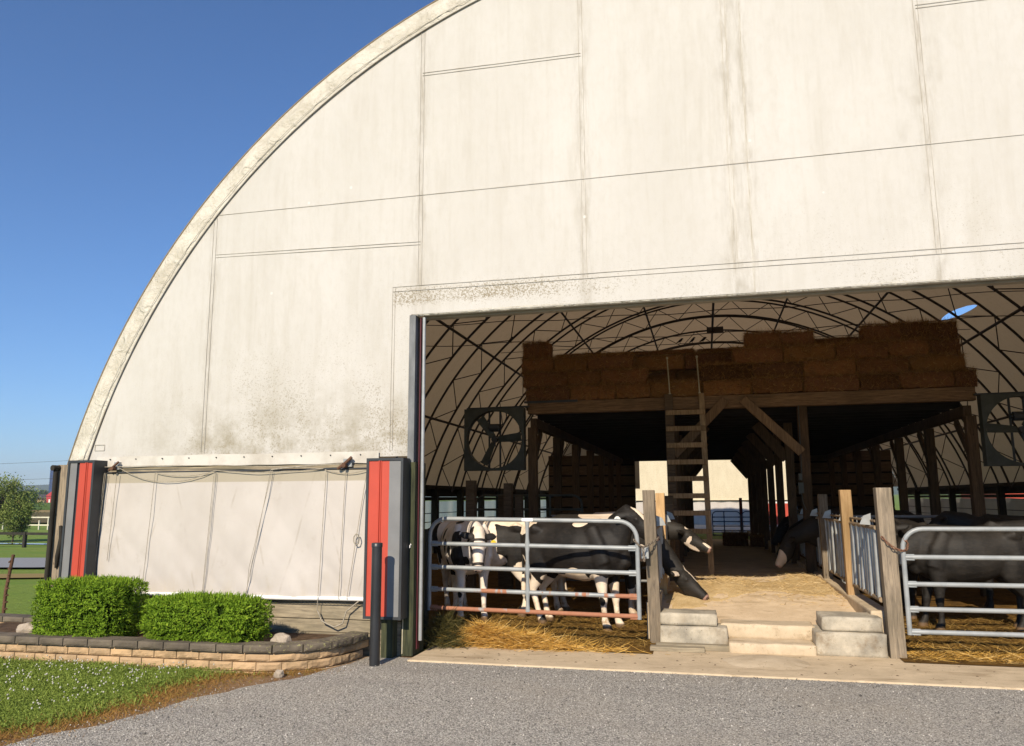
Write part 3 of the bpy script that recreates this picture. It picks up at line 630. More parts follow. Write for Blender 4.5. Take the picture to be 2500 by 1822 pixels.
# red and grey sheet-metal trim panels standing proud of the wall either side of the curtain
def trim_panel(x0, x1, z0, z1, order, y=7.96):
    m = MB(); yb = Y0-.03; t = .028
    m.box(x0, x0+t, y, yb, z0, z1); m.box(x1-t, x1, y, yb, z0, z1); m.box(x0+t, x1-t, y, yb, z1-t, z1); m.box(x0+t, x1-t, y, yb, z0, z0+t)
    fr = part('trim_panel', m, 'dark_metal', barn)
    xa, xb = x0+t, x1-t; wd = xb-xa
    for kind, u0_, u1_ in order:
        q0, q1 = xa+wd*u0_, xa+wd*u1_
        if kind == 'dark': mm = MB(); mm.box(q0, q1, y+.035, y+.05, z0+t, z1-t); part('gap_strip', mm, 'dark_metal', fr); continue
        mm = MB(); yy = y+.012
        prof = [(q0, yy+.03), (q0, yy)]
        if kind == 'red':
            for c_ in (.56,):
                c0 = q0+(q1-q0)*c_; prof += [(c0-.024, yy), (c0-.017, yy-.012), (c0-.006, yy-.012), (c0, yy+.004), (c0+.006, yy-.010), (c0+.014, yy-.010), (c0+.02, yy)]
        prof += [(q1, yy), (q1, yy+.03)]
        mm.prism(prof[::-1], 'z', z0+t, z1-t); part('red_sheet' if kind == 'red' else 'grey_sheet', mm, 'red_paint' if kind == 'red' else 'grey_paint', fr)
    return fr
trim_panel(-7.52, -7.14, .05, 2.14, [('grey', 0, .30), ('dark', .30, .42), ('red', .42, 1)])
trim_panel(-3.60, -3.17, .40, 2.10, [('red', 0, .635), ('grey', .635, 1)])
m = MB(); m.box(-3.42, -3.29, Y0-.16, Y0-.03, -.02, .37); m.box(-3.5, -3.27, Y0-.16, Y0-.03, .37, .40)
part('panel_support', m, 'green_post', barn)
m = MB(); m.box(-7.86, -7.62, Y0-.03, Y0+.2, -.2, 2.1); m.box(-7.62, -7.4, Y0+.02, Y0+.2, -.2, 2.13); part('corner_post', m, 'post_wood', barn)
m = MB(); m.tube([(-7.85, Y0-.07, -.2), (-7.85, Y0-.07, 2.06)], .028, 10); m.tube([(-7.86, Y0-.12, 2.06), (-7.84, Y0+.05, 2.06)], .036, 10); part('corner_pipe', m, 'dark_rail', barn)
m = MB(); m.tube([(-7.72, Y0-.06, 1.35), (-7.66, Y0-.09, 1.2), (-7.72, Y0-.07, .98), (-7.75, Y0-.05, .85)], [.02, .035, .03, .015], 7); part('rope_coil', m, 'dark_rail', barn)
# knee walls: post, header boards, curtain and rails along both sides
TY = [9.8+2.45*k for k in range(13)]
for sx, nm in ((-1, 'l'), (1, 'r')):
    xo = CX0+sx*8.36
    m = MB(); m.box(min(xo, xo+sx*.06), max(xo, xo+sx*.06), Y0+.1, Y1, 1.62, 1.72); m.box(min(xo, xo+sx*.06), max(xo, xo+sx*.06), Y0+.1, Y1, 1.735, 2.02); m.box(min(xo-sx*.16, xo), max(xo-sx*.16, xo), Y0+.1, Y1, 1.95, 2.06)
    part('side_header', m, 'dark_wood', barn)
    m = MB(); m.box(min(xo, xo+sx*.05), max(xo, xo+sx*.05), Y0+.1, Y1, -.2, .55); part('side_board', m, 'dark_wood', barn)
    m = MB(); yy = np.linspace(Y0+.2, Y1-.1, 200); vs = []
    for y in yy: vs += [(xo+sx*(.10+.015*math.sin(y*6)), y, .3), (xo+sx*(.10+.03*math.sin(y*2.6)), y, 1.61-.02*abs(math.sin(y*1.28)))]
    m.add(vs, [(2*i, 2*i+1, 2*i+3, 2*i+2) for i in range(199)], True); part('side_curtain', m, 'side_sheet' if sx < 0 else 'curtain_fabric', barn)
    for z in (.75, 1.0, 1.25):
        m = MB(); m.tube([(xo-sx*.02, Y0+.2, z), (xo-sx*.02, Y1, z)], .012, 5); part('side_rail', m, 'truss_steel', barn)
    for y in TY:
        m = MB(); m.box(min(xo-sx*.2, xo-sx*.01), max(xo-sx*.2, xo-sx*.01), y-.09, y+.09, -.1, 2.0); part('side_post', m, 'dark_wood', barn)
# roof trusses and purlins
def truss(y, i):
    m = MB(); ro, ri = RO-.1, RO-.62; a0 = math.asin((2.0-CZ0)/ro); n = 72
    for r in (ro, ri): m.tube([(CX0+r*math.cos(a), y, CZ0+r*math.sin(a)) for a in np.linspace(a0, PI-a0, n)], .031, 6)
    k = 36
    for j in range(k):
        a = a0+(PI-2*a0)*j/k; b = a0+(PI-2*a0)*(j+1)/k; r1, r2 = (ro, ri) if j % 2 else (ri, ro)
        m.tube([(CX0+r1*math.cos(a), y, CZ0+r1*math.sin(a)), (CX0+r2*math.cos(b), y, CZ0+r2*math.sin(b))], .0135, 5)
    part('roof_truss', m, 'truss_steel', barn)
for i, y in enumerate(TY): truss(y, i)
for a in (-61.5, -46.3, -31, -15.4, 0, 15.4, 31, 46.3, 61.5):
    m = MB(); r = RO-.64; m.tube([(CX0+r*math.sin(R(a)), Y0+.3, CZ0+r*math.cos(R(a))), (CX0+r*math.sin(R(a)), Y1-.2, CZ0+r*math.cos(R(a)))], .032 if a else .04, 6)
    part('purlin', m, 'truss_steel', barn)
for y, z, xa, xb in ((14.7, 5.16, -5.4, 6.4), (14.7, 4.73, -5.7, 6.7)):      # slack wires strung between the trusses
    m = MB(); m.tube([(x, y, z-.05*math.sin((x-xa)/(xb-xa)*PI)+.02*math.sin(x*3)) for x in np.linspace(xa, xb, 40)], .008, 4); part('tie_wire', m, 'truss_steel', barn)
m = MB(); m.box(.3, .9, 29.35, 29.45, 7.72, 7.95); part('junction_plate', m, 'truss_steel', barn)

# ------------------------------------------------------------------ hay loft inside the barn
LY = 14.0
loft = thing('hay_loft', 'timber hay loft on posts and braces over the feed aisle', 'loft', (.55, LY, 0))
m = MB(); m.box(-3.14, 4.34, LY, LY+.15, 3.2, 3.425); part('front_beam', m, 'beam_wood', loft, .01)
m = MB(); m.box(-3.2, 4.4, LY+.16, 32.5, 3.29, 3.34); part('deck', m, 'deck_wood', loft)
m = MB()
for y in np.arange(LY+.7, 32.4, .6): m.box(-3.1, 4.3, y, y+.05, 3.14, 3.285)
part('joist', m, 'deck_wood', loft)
m = MB(); m.box(-3.2, -2.2, LY-.012, LY-.002, 3.40, 3.44); part('edge_plate', m, 'dark_metal', loft)
for x in (-3.06, 4.24):
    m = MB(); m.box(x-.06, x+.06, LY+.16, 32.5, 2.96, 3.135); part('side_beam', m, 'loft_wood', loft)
for k in range(8):
    y = LY+.08+2.45*k
    for x, br in ((-3.06, -1), (4.24, 1), (-.56, 0), (1.66, 0)):
        m = MB(); z0 = .05 if br else .1; s_ = .08
        if br: m.box(x-s_, x+s_, y-.07, y+.07, z0, 2.955)
        else: m.box(x-s_, x+s_, y-.07, y+.07, z0, 3.195 if k == 0 else 3.135)
        part('post', m, 'loft_wood', loft, .008)
        m = MB()
        if br: m.bar((x, y+.75, 2.94), (x, y+.075, 2.25), .15, .05, (1, 0, 0))
        else:
            d = 1 if x < 0 else -1; m.bar((x+d*.05, y-.03, 2.42), (x+d*.62, y-.03, 3.12), .2, .055, (0, 1, 0)) if k else m.bar((x+d*.05, LY-.03, 2.40), (x+d*.97, LY-.03, 3.34), .155, .06, (0, 1, 0))
        part('brace', m, 'brace_wood' if k == 0 and not br else 'loft_wood', loft, .006)
m = MB(); m.box(1.52, 1.6, LY-.06, LY-.005, 1.72, 1.9); m.box(1.53, 1.585, LY-.07, LY-.01, 1.94, 2.05); m.tube([(1.56, LY-.03, 1.72), (1.58, LY-.03, 1.55), (1.62, LY-.03, 1.45)], .008, 5); m.tube([(1.6, LY-.02, 3.2), (1.585, LY-.02, 2.05)], .008, 5)
part('switch_box', m, 'dark_fan', loft)
ladder = thing('ladder', 'wooden plank ladder with white grab rods leaning against the hay loft', 'ladder', (-.27, LY-.15, .4))
for xa, xb in ((-.565, -.55), (.0, .02)):
    m = MB(); m.bar((xb+.02*(xb > 0), LY-.28, .39), (xa, LY-.06, 3.47), .14 if xb < 0 else .095, .04, (0, 1, 0)); part('rail', m, 'slat_wood' if xb < 0 else 'ladder_wood', ladder, .005)
for z in (3.13, 2.845, 2.555, 2.265, 1.98, 1.69, 1.40, 1.10):
    y = LY-.10-.2*(3.47-z)/3.1; m = MB(); m.box(-.62, .055, y-.055, y-.025, z-.042, z+.042); part('rung', m, 'ladder_wood', ladder, .005)
for xa, xb in ((-.565, -.54), (-.05, -.027)):
    m = MB(); m.tube([(xb, LY-.06, 3.47), ((xa+xb)/2, LY-.07, 3.8), (xa, LY-.06, 4.12)], .011, 7); m.tube([(xa, LY-.08, 4.12), (xa, LY-.05, 4.12)], .022, 8); m.tube([(xb, LY-.08, 3.47), (xb, LY-.05, 3.47)], .022, 8); part('grab_rod', m, 'pale_cable', ladder)
# bales: one rough block with loose stalks, copied
def bale_mesh(seed, L=.84, D=.42, H=.27):
    bm = bmesh.new(); bmesh.ops.create_cube(bm, size=1); bmesh.ops.subdivide_edges(bm, edges=bm.edges[:], cuts=9, use_grid_fill=True)
    for v in bm.verts:
        c = v.co.copy(); q = [abs(t)*2 for t in c]; k = 1-.035*max(0, sorted(q)[1]-.7)/.3
        p = Vector((c.x*L*k, c.y*D*k, c.z*H*k)); nz = Vector((mnoise.noise(p*9+Vector((seed, 0, 0))), mnoise.noise(p*9+Vector((0, seed, 5))), mnoise.noise(p*9+Vector((3, 0, seed)))))
        v.co = p+nz*.032+nz*.02*mnoise.noise(p*34)+Vector((0, 0, H/2)); 
    me = bpy.data.meshes.new('bale'); bm.to_mesh(me); bm.free(); me.materials.append(MT['bale']); return me
def bale_stalks(seed, L=.84, D=.42, H=.27, n=1700):
    r = np.random.default_rng(seed); b = (r.random((n, 3))-.5); ax = r.integers(0, 4, n)
    b[ax == 0, 1] = -.5; b[ax == 1, 2] = .5; b[ax == 2, 0] = np.sign(b[ax == 2, 0])*.5; b[ax == 3, 2] = .5; b[ax == 3, 1] = -.5
    b = b*np.array([L, D, H])+np.array([0, 0, H/2]); d = r.normal(size=(n, 3)); d[:, 1] -= .5; d[:, 2] += .25; d /= np.linalg.norm(d, axis=1)[:, None]
    V, F = strands(b, d, r.uniform(.03, .11, n), r.uniform(.003, .0065, n)); me = fastmesh('stalk', V, F, {'tone': np.repeat(r.random(n), 6)}); me.materials.append(MT['hay']); return me
BM = [bale_mesh(s) for s in (1, 5, 11)]; BS = [bale_stalks(s) for s in (1, 5, 11)]
cnt = 0
def bale(x, y, z, sx=1., rz=0, lab='', sz=1., grp='hay bales stacked along the loft edge'):
    global cnt
    o = bpy.data.objects.new('hay_bale', BM[cnt % 3]); col.objects.link(o); o.location = (x, y, z); o.scale = (sx, 1, sz); o.rotation_euler = (0, 0, rz)
    s = bpy.data.objects.new('loose_stalk', BS[(cnt+1) % 3]); col.objects.link(s); s.parent = o; s['kind'] = 'stuff'; cnt += 1
    tag(o, lab, 'hay bale', grp); return o
ORD = ['leftmost', 'second', 'third', 'fourth', 'fifth', 'sixth', 'seventh', 'eighth', 'ninth', 'tenth', 'eleventh']
rows = [(3.43, -3.18, 4.38, 'bottom'), (3.70, -3.22, 4.24, 'second'), (3.97, -3.25, 4.20, 'third')]
for ri_, (z, xa, xb, rn) in enumerate(rows):
    x = xa; r_ = random.Random(ri_+3); k = 0; ws = []
    while x < xb-.3:
        L = r_.choice([.84, .84, .62, .9]); L = min(L, xb-x); ws.append((x, L)); x += L
    for k, (x, L) in enumerate(ws):
        if ri_ == 1 and abs(x+L/2+.62) < .2: continue
        tail = 'standing on the loft beam' if ri_ == 0 else 'in the loft stack'
        bale(x+L/2, LY+.21+r_.uniform(-.03, .03)+(.22 if (-.95 < x+L/2 < .3 and ri_ > 0) else 0), z+r_.uniform(-.006, .006), L/.84*.995, r_.uniform(-.03, .03), f'hay bale {ORD[k]} from the left in the {rn} course {tail}'.replace('leftmost from the left', 'at the left end'))
TOPS = [(-2.98, .5, .30, 'lone hay bale standing up on the left end of the loft stack'), (1.1, .62, .27, 'hay bale on top of the stack right of the ladder, left one of the pair'), (1.62, .62, .25, 'hay bale on top of the stack, right one of the middle pair'), (3.02, .6, .30, 'raised hay bale at the left of the top right heap'), (3.5, .5, .31, 'middle hay bale of the top right heap of the loft stack'), (3.93, .5, .29, 'outermost right hay bale on top of the loft stack')]
for x, L, h, lab in TOPS: bale(x, LY+.25, 4.242, L/.84, random.uniform(-.06, .06), lab, h/.27)
for x, dx, dz, lab in ((-2.2, .84, .085, 'flattened loose hay bale lying just behind the low left part of the stack'), (-1.35, .9, .07, 'low flattened hay bale second from the left behind the stack top'), (-.5, .84, .07, 'flattened hay bale behind the ladder top on the stack'), (.4, .84, .06, 'low hay bale lying behind the stack right of the ladder top'), (2.3, .8, .14, 'squashed hay bale in the dip of the right-hand stack top')):
    bale(x, LY+.42, 4.243, dx/.84, random.uniform(-.08, .08), lab, dz/.27)
for x, dx, z in ((-.85, .84, 3.70), (.0, .84, 3.70), (-.85, .84, 3.97), (.0, .84, 3.97)): bale(x, LY+.66, z, dx/.84, .02, f'shadowed hay bale deep behind the ladder, {"upper" if z > 3.8 else "lower"} {"left" if x < -.5 else "right"} one of four')
bale(.86, 26.3, .135, .88, .1, 'larger dark bale on the aisle floor before the far blue gates', 1.5, 'bales on the aisle floor'); bale(1.55, 25.8, .15, .56, -.3, 'smaller bale on the aisle floor beside the larger dark one', 1.25, 'bales on the aisle floor')
# slatted board walls at the far end of the loft
def slatwall(x0, x1, lab):
    t = thing('slatted_wall', lab, 'board wall', ((x0+x1)/2, 30, 0), 'slatted walls under the loft')
    for k in range(6): m = MB(); m.box(x0, x1, 29.97, 30.0, .95+.40*k, 1.29+.40*k); part('board', m, 'slat_wood', t)
    for x in (x0+.06, (x0+x1)/2, x1-.06): m = MB(); m.box(x-.06, x+.06, 30.002, 30.1, 0, 3.3); part('post', m, 'dark_wood', t)
    m = MB(); m.box(x0, x1, 30.35, 30.4, .3, 3.28); part('added_gap_backing', m, 'deck_wood', t)  # dark sheet added behind the slats to keep daylight out of the gaps
slatwall(-5.9, -2.6, 'dark slatted board wall left of the bright far doorway'); slatwall(3.0, 6.4, 'dark slatted board wall right of the bright far doorway')

# ------------------------------------------------------------------ fans hung beside the loft
def fan(cx, cz, lab, flip=1):
    y = LY-.12; t = thing('barn_fan', lab, 'fan', (cx, y, cz-.57), 'large fans beside the loft'); h = .57; r = .53; n = 64
    m = MB(); outer = []; inner = []
    for k in range(n):
        a = 2*PI*k/n+PI/4; c, s = math.cos(a), math.sin(a); q = h/max(abs(c), abs(s)); outer.append((cx+c*q, cz+s*q)); inner.append((cx+c*r, cz+s*r))
    vs = [(x, y-.02, z) for x, z in outer]+[(x, y-.02, z) for x, z in inner]+[(x, y+.16, z) for x, z in outer]+[(x, y+.16, z) for x, z in inner]
    fs = []
    for k in range(n):
        j = (k+1) % n; fs += [(k, j, n+j, n+k), (n+k, n+j, 3*n+j, 3*n+k), (2*n+j, 2*n+k, 3*n+k, 3*n+j), (j, k, 2*n+k, 2*n+j)]
    m.add(vs, fs); part('housing', m, 'dark_fan', t)
    for k in range(3):
        a = R(125-120*k)*flip+(0 if flip > 0 else PI); m = MB(); secs = []
        for q, wd, tw in ((.06, .07, .5), (.2, .085, .45), (.36, .095, .35), (.5, .10, .25)):
            ca, sa = math.cos(a), math.sin(a); p = Vector((cx+ca*q, y+.07, cz+sa*q)); tv = Vector((-sa*math.cos(tw), -math.sin(tw), ca*math.cos(tw)))
            nv = Vector((ca, 0, sa)).cross(tv); secs += [p-tv*wd*.8+nv*.004, p+tv*wd*.8+nv*.004, p+tv*wd*.8-nv*.004, p-tv*wd*.8-nv*.004]
        fs = [(i*4+j, i*4+(j+1) % 4, (i+1)*4+(j+1) % 4, (i+1)*4+j) for i in range(3) for j in range(4)]+[(3, 2, 1, 0), (12, 13, 14, 15)]
        m.add(secs, fs); part('blade', m, 'dark_fan', t)
    m = MB(); m.tube([(cx, y, cz), (cx, y+.12, cz)], .055, 14); m.tube([(cx, y+.05, cz), (cx, y+.05, cz-.13)], .02, 8); part('hub', m, 'dark_metal', t)
    m = MB(); m.tube([(cx-.10, y+.1, cz+.22), (cx+.10, y+.1, cz+.22)], .075, 14); m.tube([(cx-.1, y+.1, cz+.22), (cx-.13, y+.1, cz+.22)], .03, 10); m.tube([(cx+.08, y+.1, cz+.25), (cx+.17, y+.1, cz+.3), (cx+.22, y+.1, cz+.42), (cx+.2, y+.1, cz+.55)], .012, 6); part('motor', m, 'dark_metal', t)
    m = MB(); m.box(cx-.14, cx-.11, y+.12, y+.15, cz-h, cz+h); m.box(cx+.07, cx+.10, y+.12, y+.15, cz-h, cz+h); part('strut', m, 'dark_metal', t)
    return t
fan(-3.75, 2.74, 'square dark barn fan with three blades hung left of the loft'); fan(4.93, 2.70, 'square dark barn fan at the right edge, hung right of the loft', -1)
m = MB(); m.bar((-4.3, LY-.03, 3.33), (-3.1, LY-.03, 3.34), .05, .03); o = part('fan_bracket', m, 'dark_metal', loft)
m = MB(); m.bar((4.3, LY-.03, 3.29), (6.2, LY-.03, 3.30), .05, .03); o = part('fan_bracket', m, 'dark_metal', loft)

# ------------------------------------------------------------------ gates, posts, chains, feed fronts
def tube_gate(name, x0, x1, y, top, bars, slope, lab, rusty, brace_x=None, rad=.024, mat='gate_tube', zb=None, leftround=True, rightround=True, grp=None, sag_=0):
    t = thing(name, lab, 'gate', (x0, y, 0), grp); ztop = lambda x: top+slope*(x-x0); zb = bars[-1] if zb is None else zb
    c = .20; pts = []
    def arcpt(cx, s): return [(cx+s*c*math.cos(a), y, ztop(cx)-c+c*math.sin(a)) for a in np.linspace(0, PI/2, 8)]
    L = [(x0, y, zb-.03)]+[(p[0], p[1], p[2]) for p in arcpt(x0+c, -1)]; Rr = [(p[0], p[1], p[2]) for p in arcpt(x1-c, 1)][::-1]+[(x1, y, zb+slope*(x1-x0)-.03)]
    m = MB(); m.tube(L+Rr, rad, 12); o = part('frame', m, mat, t); o['rusty'] = rusty[0]
    for k, z in enumerate(bars):
        m = MB(); z0, z1 = z, z+slope*(x1-x0); n = 26; pts = [(x0+(x1-x0)*i/n, y, z0+(z1-z0)*i/n+sag_*math.sin(PI*i/n)) for i in range(n+1)]
        rr = [rad*(.75 if i in (0, n) else 1) for i in range(n+1)]; m.tube(pts, rr, 12)
        for xx, s in ((x0, 1), (x1, -1)): zz = z0 if s > 0 else z1; m.bar((xx, y, zz), (xx+s*.10, y, zz), .022, rad*2.5)
        o = part('rail', m, mat, t); o['rusty'] = rusty[min(k+1, len(rusty)-1)]
    for bx in ([brace_x] if brace_x is not None else []):
        zs = [ztop(bx)]+[b+slope*(bx-x0) for b in bars]; m = MB()
        for za, zb_ in zip(zs[:-1], zs[1:]):
            secs = []; N = 8
            for i in range(N+1):
                q = i/N; wdt = .021+.016*abs(2*q-1)**3; z = za+(zb_-za)*q; secs.append((wdt, z))
            vs = [];
            for wdt, z in secs: vs += [(bx+wdt*math.cos(a), y-.006+.024*math.sin(a), z) for a in np.linspace(0, 2*PI, 10, endpoint=False)]
            m.add(vs, [(i*10+j, i*10+(j+1) % 10, (i+1)*10+(j+1) % 10, (i+1)*10+j) for i in range(N) for j in range(10)], True)
        o = part('brace', m, mat, t); o['rusty'] = -.12
    return t
gl = tube_gate('tube_gate', -3.21, -.765, 8.95, 1.427, [1.135, .865, .612, .40], -.0135, 'grey five-bar tube gate with rusted lower bars in front of the black and white cattle', [-.08, -.1, .0, .145, .30], -2.02, .0245)
m = MB(); m.box(-2.08, -1.95, 8.918, 8.925, 1.395, 1.43); part('sticker', m, 'white_strip', gl)
m = MB(); m.box(-3.36, -3.23, 8.9, 9.0, .05, 1.30); part('hinge_post', m, 'dark_wood', gl)
gr = tube_gate('tube_gate', 1.965, 4.6, 9.0, 1.322, [1.036, .765, .517, .292], .002, 'clean light grey tube gate in front of the black cattle at right', [-.2, -.2, -.2, -.2, -.2], 3.9, .0245)
def wpost(x, y, z0, z1, wx, wy, mat, lab, lean=0, grp='square wooden posts along the feed aisle'):
    m = MB(); a, b = (-wx/2, wx/2), (-wy/2, wy/2); h = z1-z0
    vs = [(x_, y_, z) for z in (0, h) for x_, y_ in ((a[0], b[0]), (a[1], b[0]), (a[1], b[1]), (a[0], b[1]))]; vs = [(v[0]+lean*v[2], v[1], v[2]) for v in vs]
    m.add(vs, [(0,3,2,1),(4,5,6,7),(0,1,5,4),(1,2,6,5),(2,3,7,6),(3,0,4,7)])
    o = link('wooden_post', m.mesh('wooden_post'), mat, None, (x, y, z0)); tag(o, lab, 'post', grp); bev(o, .007); return o
wpost(-.612, 9.32, .01, 1.745, .135, .14, 'post_wood', 'weathered square post at the right end of the rusty gate', -.021)
wpost(-.605, 10.9, .3, 1.72, .12, .13, 'new_wood', 'newer orange post behind the weathered gate post, left of the ladder')
wpost(-.575, 12.85, .3, 1.69, .13, .13, 'slat_wood', 'darkest and farthest of the three posts left of the ladder')
wpost(1.855, 9.12, .0, 1.75, .155, .15, 'post_wood', 'tall weathered post at the right end of the feed aisle steps', -.012)
wpost(1.75, 10.85, .3, 1.745, .135, .13, 'new_wood', 'middle orange-sided post of the three right of the feed aisle', -.01)
wpost(1.745, 12.9, .3, 1.70, .13, .13, 'post_wood', 'farthest, greyest post of the three right of the feed aisle', -.005)
def chain(pts, lab, mat, tail=None, r=.0055, ln=.042):
    P = [Vector(p) for p in pts]; path = []
    for a, b in zip(P[:-1], P[1:]):
        n = max(2, int((b-a).length/.004)); path += [a.lerp(b, i/n) for i in range(n)]
    seg = [path[0]]; d = 0
    for a, b in zip(path[:-1], path[1:]):
        d += (b-a).length
        if d > ln*.78: seg.append(b); d = 0
    m = MB()
    def lk(a, b, k):
        t = (b-a).normalized(); s = t.cross(Vector((0, 0, 1)) if abs(t.z) < .9 else Vector((1, 0, 0))).normalized(); u = s.cross(t)
        sd_ = (s+u).normalized() if k % 2 else (s-u).normalized(); c = (a+b)/2; ring = []
        for q in np.linspace(0, 2*PI, 13): ring.append(c+t*math.cos(q)*ln*.5+sd_*math.sin(q)*ln*.27)
        m.tube(ring, r, 6, False)
    for k, (a, b) in enumerate(zip(seg[:-1], seg[1:])): lk(a, b, k)
    return single('chain', m, mat, lab, 'chain', tuple(P[0]))
def catn(a, b, d, n=10): return [(a[0]+(b[0]-a[0])*t, a[1]+(b[1]-a[1])*t, a[2]+(b[2]-a[2])*t-d*4*t*(1-t)) for t in np.linspace(0, 1, n)]
chain([(-.80, 8.915, 1.20), (-.745, 8.915, 1.135)]+catn((-.735, 8.93, 1.10), (-.54, 9.245, 1.21), .015)[1:], 'grey chain looped from the rusty gate round the weathered post', 'chain_grey')
chain([(-.70, 8.93, 1.10), (-.695, 8.93, 1.02), (-.69, 8.93, .95)], 'loose chain end dangling beside the rusty gate upright', 'chain_grey')
chain(catn((1.775, 9.03, 1.24), (1.965, 8.96, 1.10), .035)+[(1.99, 8.965, 1.11), (2.01, 8.965, 1.17), (1.98, 8.99, 1.23)], 'rusty chain looped between the tall right post and light grey gate', 'chain_rust')
m = MB(); m.box(-.74, -.655, 9.1, 9.24, .98, 1.11); single('latch_block', m, 'galv', 'pale metal latch plate between the rusty gate and weathered post', 'latch', (-.7, 9.1, .98))
m = MB(); m.box(1.945, 1.99, 9.07, 9.13, .96, 1.06); m.tube([(1.97, 9.06, 1.0), (1.97, 9.01, 1.0)], .02, 8); single('latch_block', m, 'galv', 'small grey hinge block on the tall right post beside the clean gate', 'latch', (1.93, 9.06, .96))
def headlocks(x, y0, y1, lab, ztop=1.30, zbot=.66, face=1):
    t = thing('headlock_panel', lab, 'headlocks', (x, y0, .4), 'steel feed headlocks along the aisle')
    for z, rr in ((ztop, .025), (ztop+.07, .014), (zbot, .026)):
        m = MB(); m.tube([(x, y0, z), (x, y1, z)], rr, 10); o = part('rail', m, 'rail_tan', t)
    n = int((y1-y0)/.16)
    for i in range(n):
        y = y0+.08+i*.16
        m = MB(); m.tube([(x+.012*math.sin(i*2.), y, zbot), (x+.02*math.sin(i*3.1), y, ztop)], .024, 8); part('bar', m, 'galv', t)
        if i % 4 == 2: m = MB(); m.tube([(x-face*.03, y-.05, zbot+.02), (x-face*.03, y+.10, zbot+.36), (x-face*.03, y+.06, ztop-.03)], .018, 8); part('lock_bar', m, 'galv', t)
        if i % 2 == 0: m = MB(); m.tube([(x-face*.05, y+.03, ztop+.09), (x-face*.055, y+.035, ztop-.2)], .006, 5); part('latch_rod', m, 'galv', t)
        if i % 9 == 1:
            m = MB(); m.prism([(x-face*.0, ztop+.02), (x+face*.12, ztop+.03), (x+face*.08, ztop+.12), (x, ztop+.15)][::face], 'y', y, y+.012); part('lock_plate', m, 'galv', t)
headlocks(-.60, 9.42, 15.5, 'steel headlocks along the left side of the feed aisle with cows feeding through', face=1); headlocks(1.77, 9.25, 17.5, 'steel headlocks with grey bars along the right kerb of the feed aisle', 1.325, .57, face=-1)
for (xa, xb, y, zt, lab) in ((-4.6, -2.4, 15.6, 1.72, 'dark tube gate at the back of the left pen before the side curtains'), (-2.62, -.75, 12.7, 1.372, 'dark tube gate with rounded end directly behind the black cow'), (1.95, 3.92, 13, 1.36, 'greyish tube gate with rounded end behind the black cattle at right')):
    tube_gate('pen_gate', xa, xb, y, zt, [zt-.28, zt-.55, zt-.8, zt-1.0], 0, lab, [0, .1, .1, .1, .1], (xa+xb)/2+.45, .022, 'dark_fan' if xa < -3 else 'grey_paint', grp='gates dividing the pens')
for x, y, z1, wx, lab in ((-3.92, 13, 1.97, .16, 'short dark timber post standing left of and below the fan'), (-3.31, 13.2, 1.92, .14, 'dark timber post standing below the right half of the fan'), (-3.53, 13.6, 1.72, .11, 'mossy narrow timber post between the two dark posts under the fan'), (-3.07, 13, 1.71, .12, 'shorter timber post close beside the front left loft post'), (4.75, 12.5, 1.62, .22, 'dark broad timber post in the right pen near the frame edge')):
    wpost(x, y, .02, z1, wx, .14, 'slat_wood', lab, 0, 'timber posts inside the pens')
for (xa, xb, y, lab) in ((.25, 1.47, 37, 'blue tube gate closing the far doorway, left one'), (1.54, 2.8, 37, 'blue tube gate closing the far doorway, right one of the pair')):
    tube_gate('far_gate', xa, xb, y, 1.05, [.8, .6, .4, .2, .0], 0, lab, [0], (xa+xb)/2-.1, .022, 'blue_gate', grp='blue gates at the far doorway')
for x, z1 in ((1.52, 1.65), (2.9, 1.5), (-1.2, 1.5)):
    m = MB(); m.tube([(0, 0, 0), (0, 0, z1-.0)], .07, 8); o = link('gate_post', m.mesh('gate_post'), 'dark_red', None, (x, 37.2, 0)); tag(o, {1.52: 'thin dark red post between the two far blue gates', 2.9: 'thin dark red post right of the far blue gates', -1.2: 'thin dark red post left of the far blue gates, seen behind the ladder'}[x], 'post', 'red posts at the far doorway')
m = MB(); m.tube([(-3.2, 37.5, 1.52), (4.2, 37.5, 1.52)], .03, 8); single('far_rail', m, 'dark_red', 'long dark horizontal rail across the far doorway', 'rail', (.5, 37.5, 1.5))
# bollard, with a slightly wider cap
m = MB(); m.tube([(-3.33, 7.675, -.05), (-3.33, 7.675, 1.17)], .053, 28); b_ = single('bollard', m, 'black_pipe', 'black steel pipe bollard standing before the red panel by the doorway', 'bollard', (-3.33, 7.675, 0))
m = MB(); m.tube([(-3.33, 7.675, 1.165), (-3.33, 7.675, 1.205), (-3.33, 7.675, 1.21)], [.0575, .0575, .05], 28); part('cap', m, 'black_pipe', b_)
# birds on the wires and purlins
def bird(x, y, z, rz, lab):
    m = MB(); m.tube([(-.09, 0, .02), (-.04, 0, .045), (0, 0, .07), (.035, 0, .10), (.05, 0, .125), (.075, 0, .125), (.095, 0, .12)], [.008, .02, .032, .03, .022, .016, .003], 8); m.tube([(0, .01, .05), (0, .01, 0)], .004, 4); m.tube([(0, -.01, .05), (0, -.01, 0)], .004, 4)
    c, s = math.cos(rz), math.sin(rz); m.v = [(v[0]*c-v[1]*s+x, v[0]*s+v[1]*c+y, v[2]+z) for v in m.v]
    single('bird', m, 'bird', lab, 'bird', (x, y, z), 'small dark birds perched under the roof')
bird(-3.62, 14.7, 4.70, 1.2, 'small dark bird perched on the left slack wire above the fan'); bird(-.46, 19.6, 5.475, .4, 'leftmost of the three dark birds perched above the ladder'); bird(-.16, 19.6, 5.475, -.5, 'middle one of three dark birds perched above the ladder'); bird(.10, 19.6, 5.475, .2, 'rightmost of the three dark birds above the ladder, near the ridge')
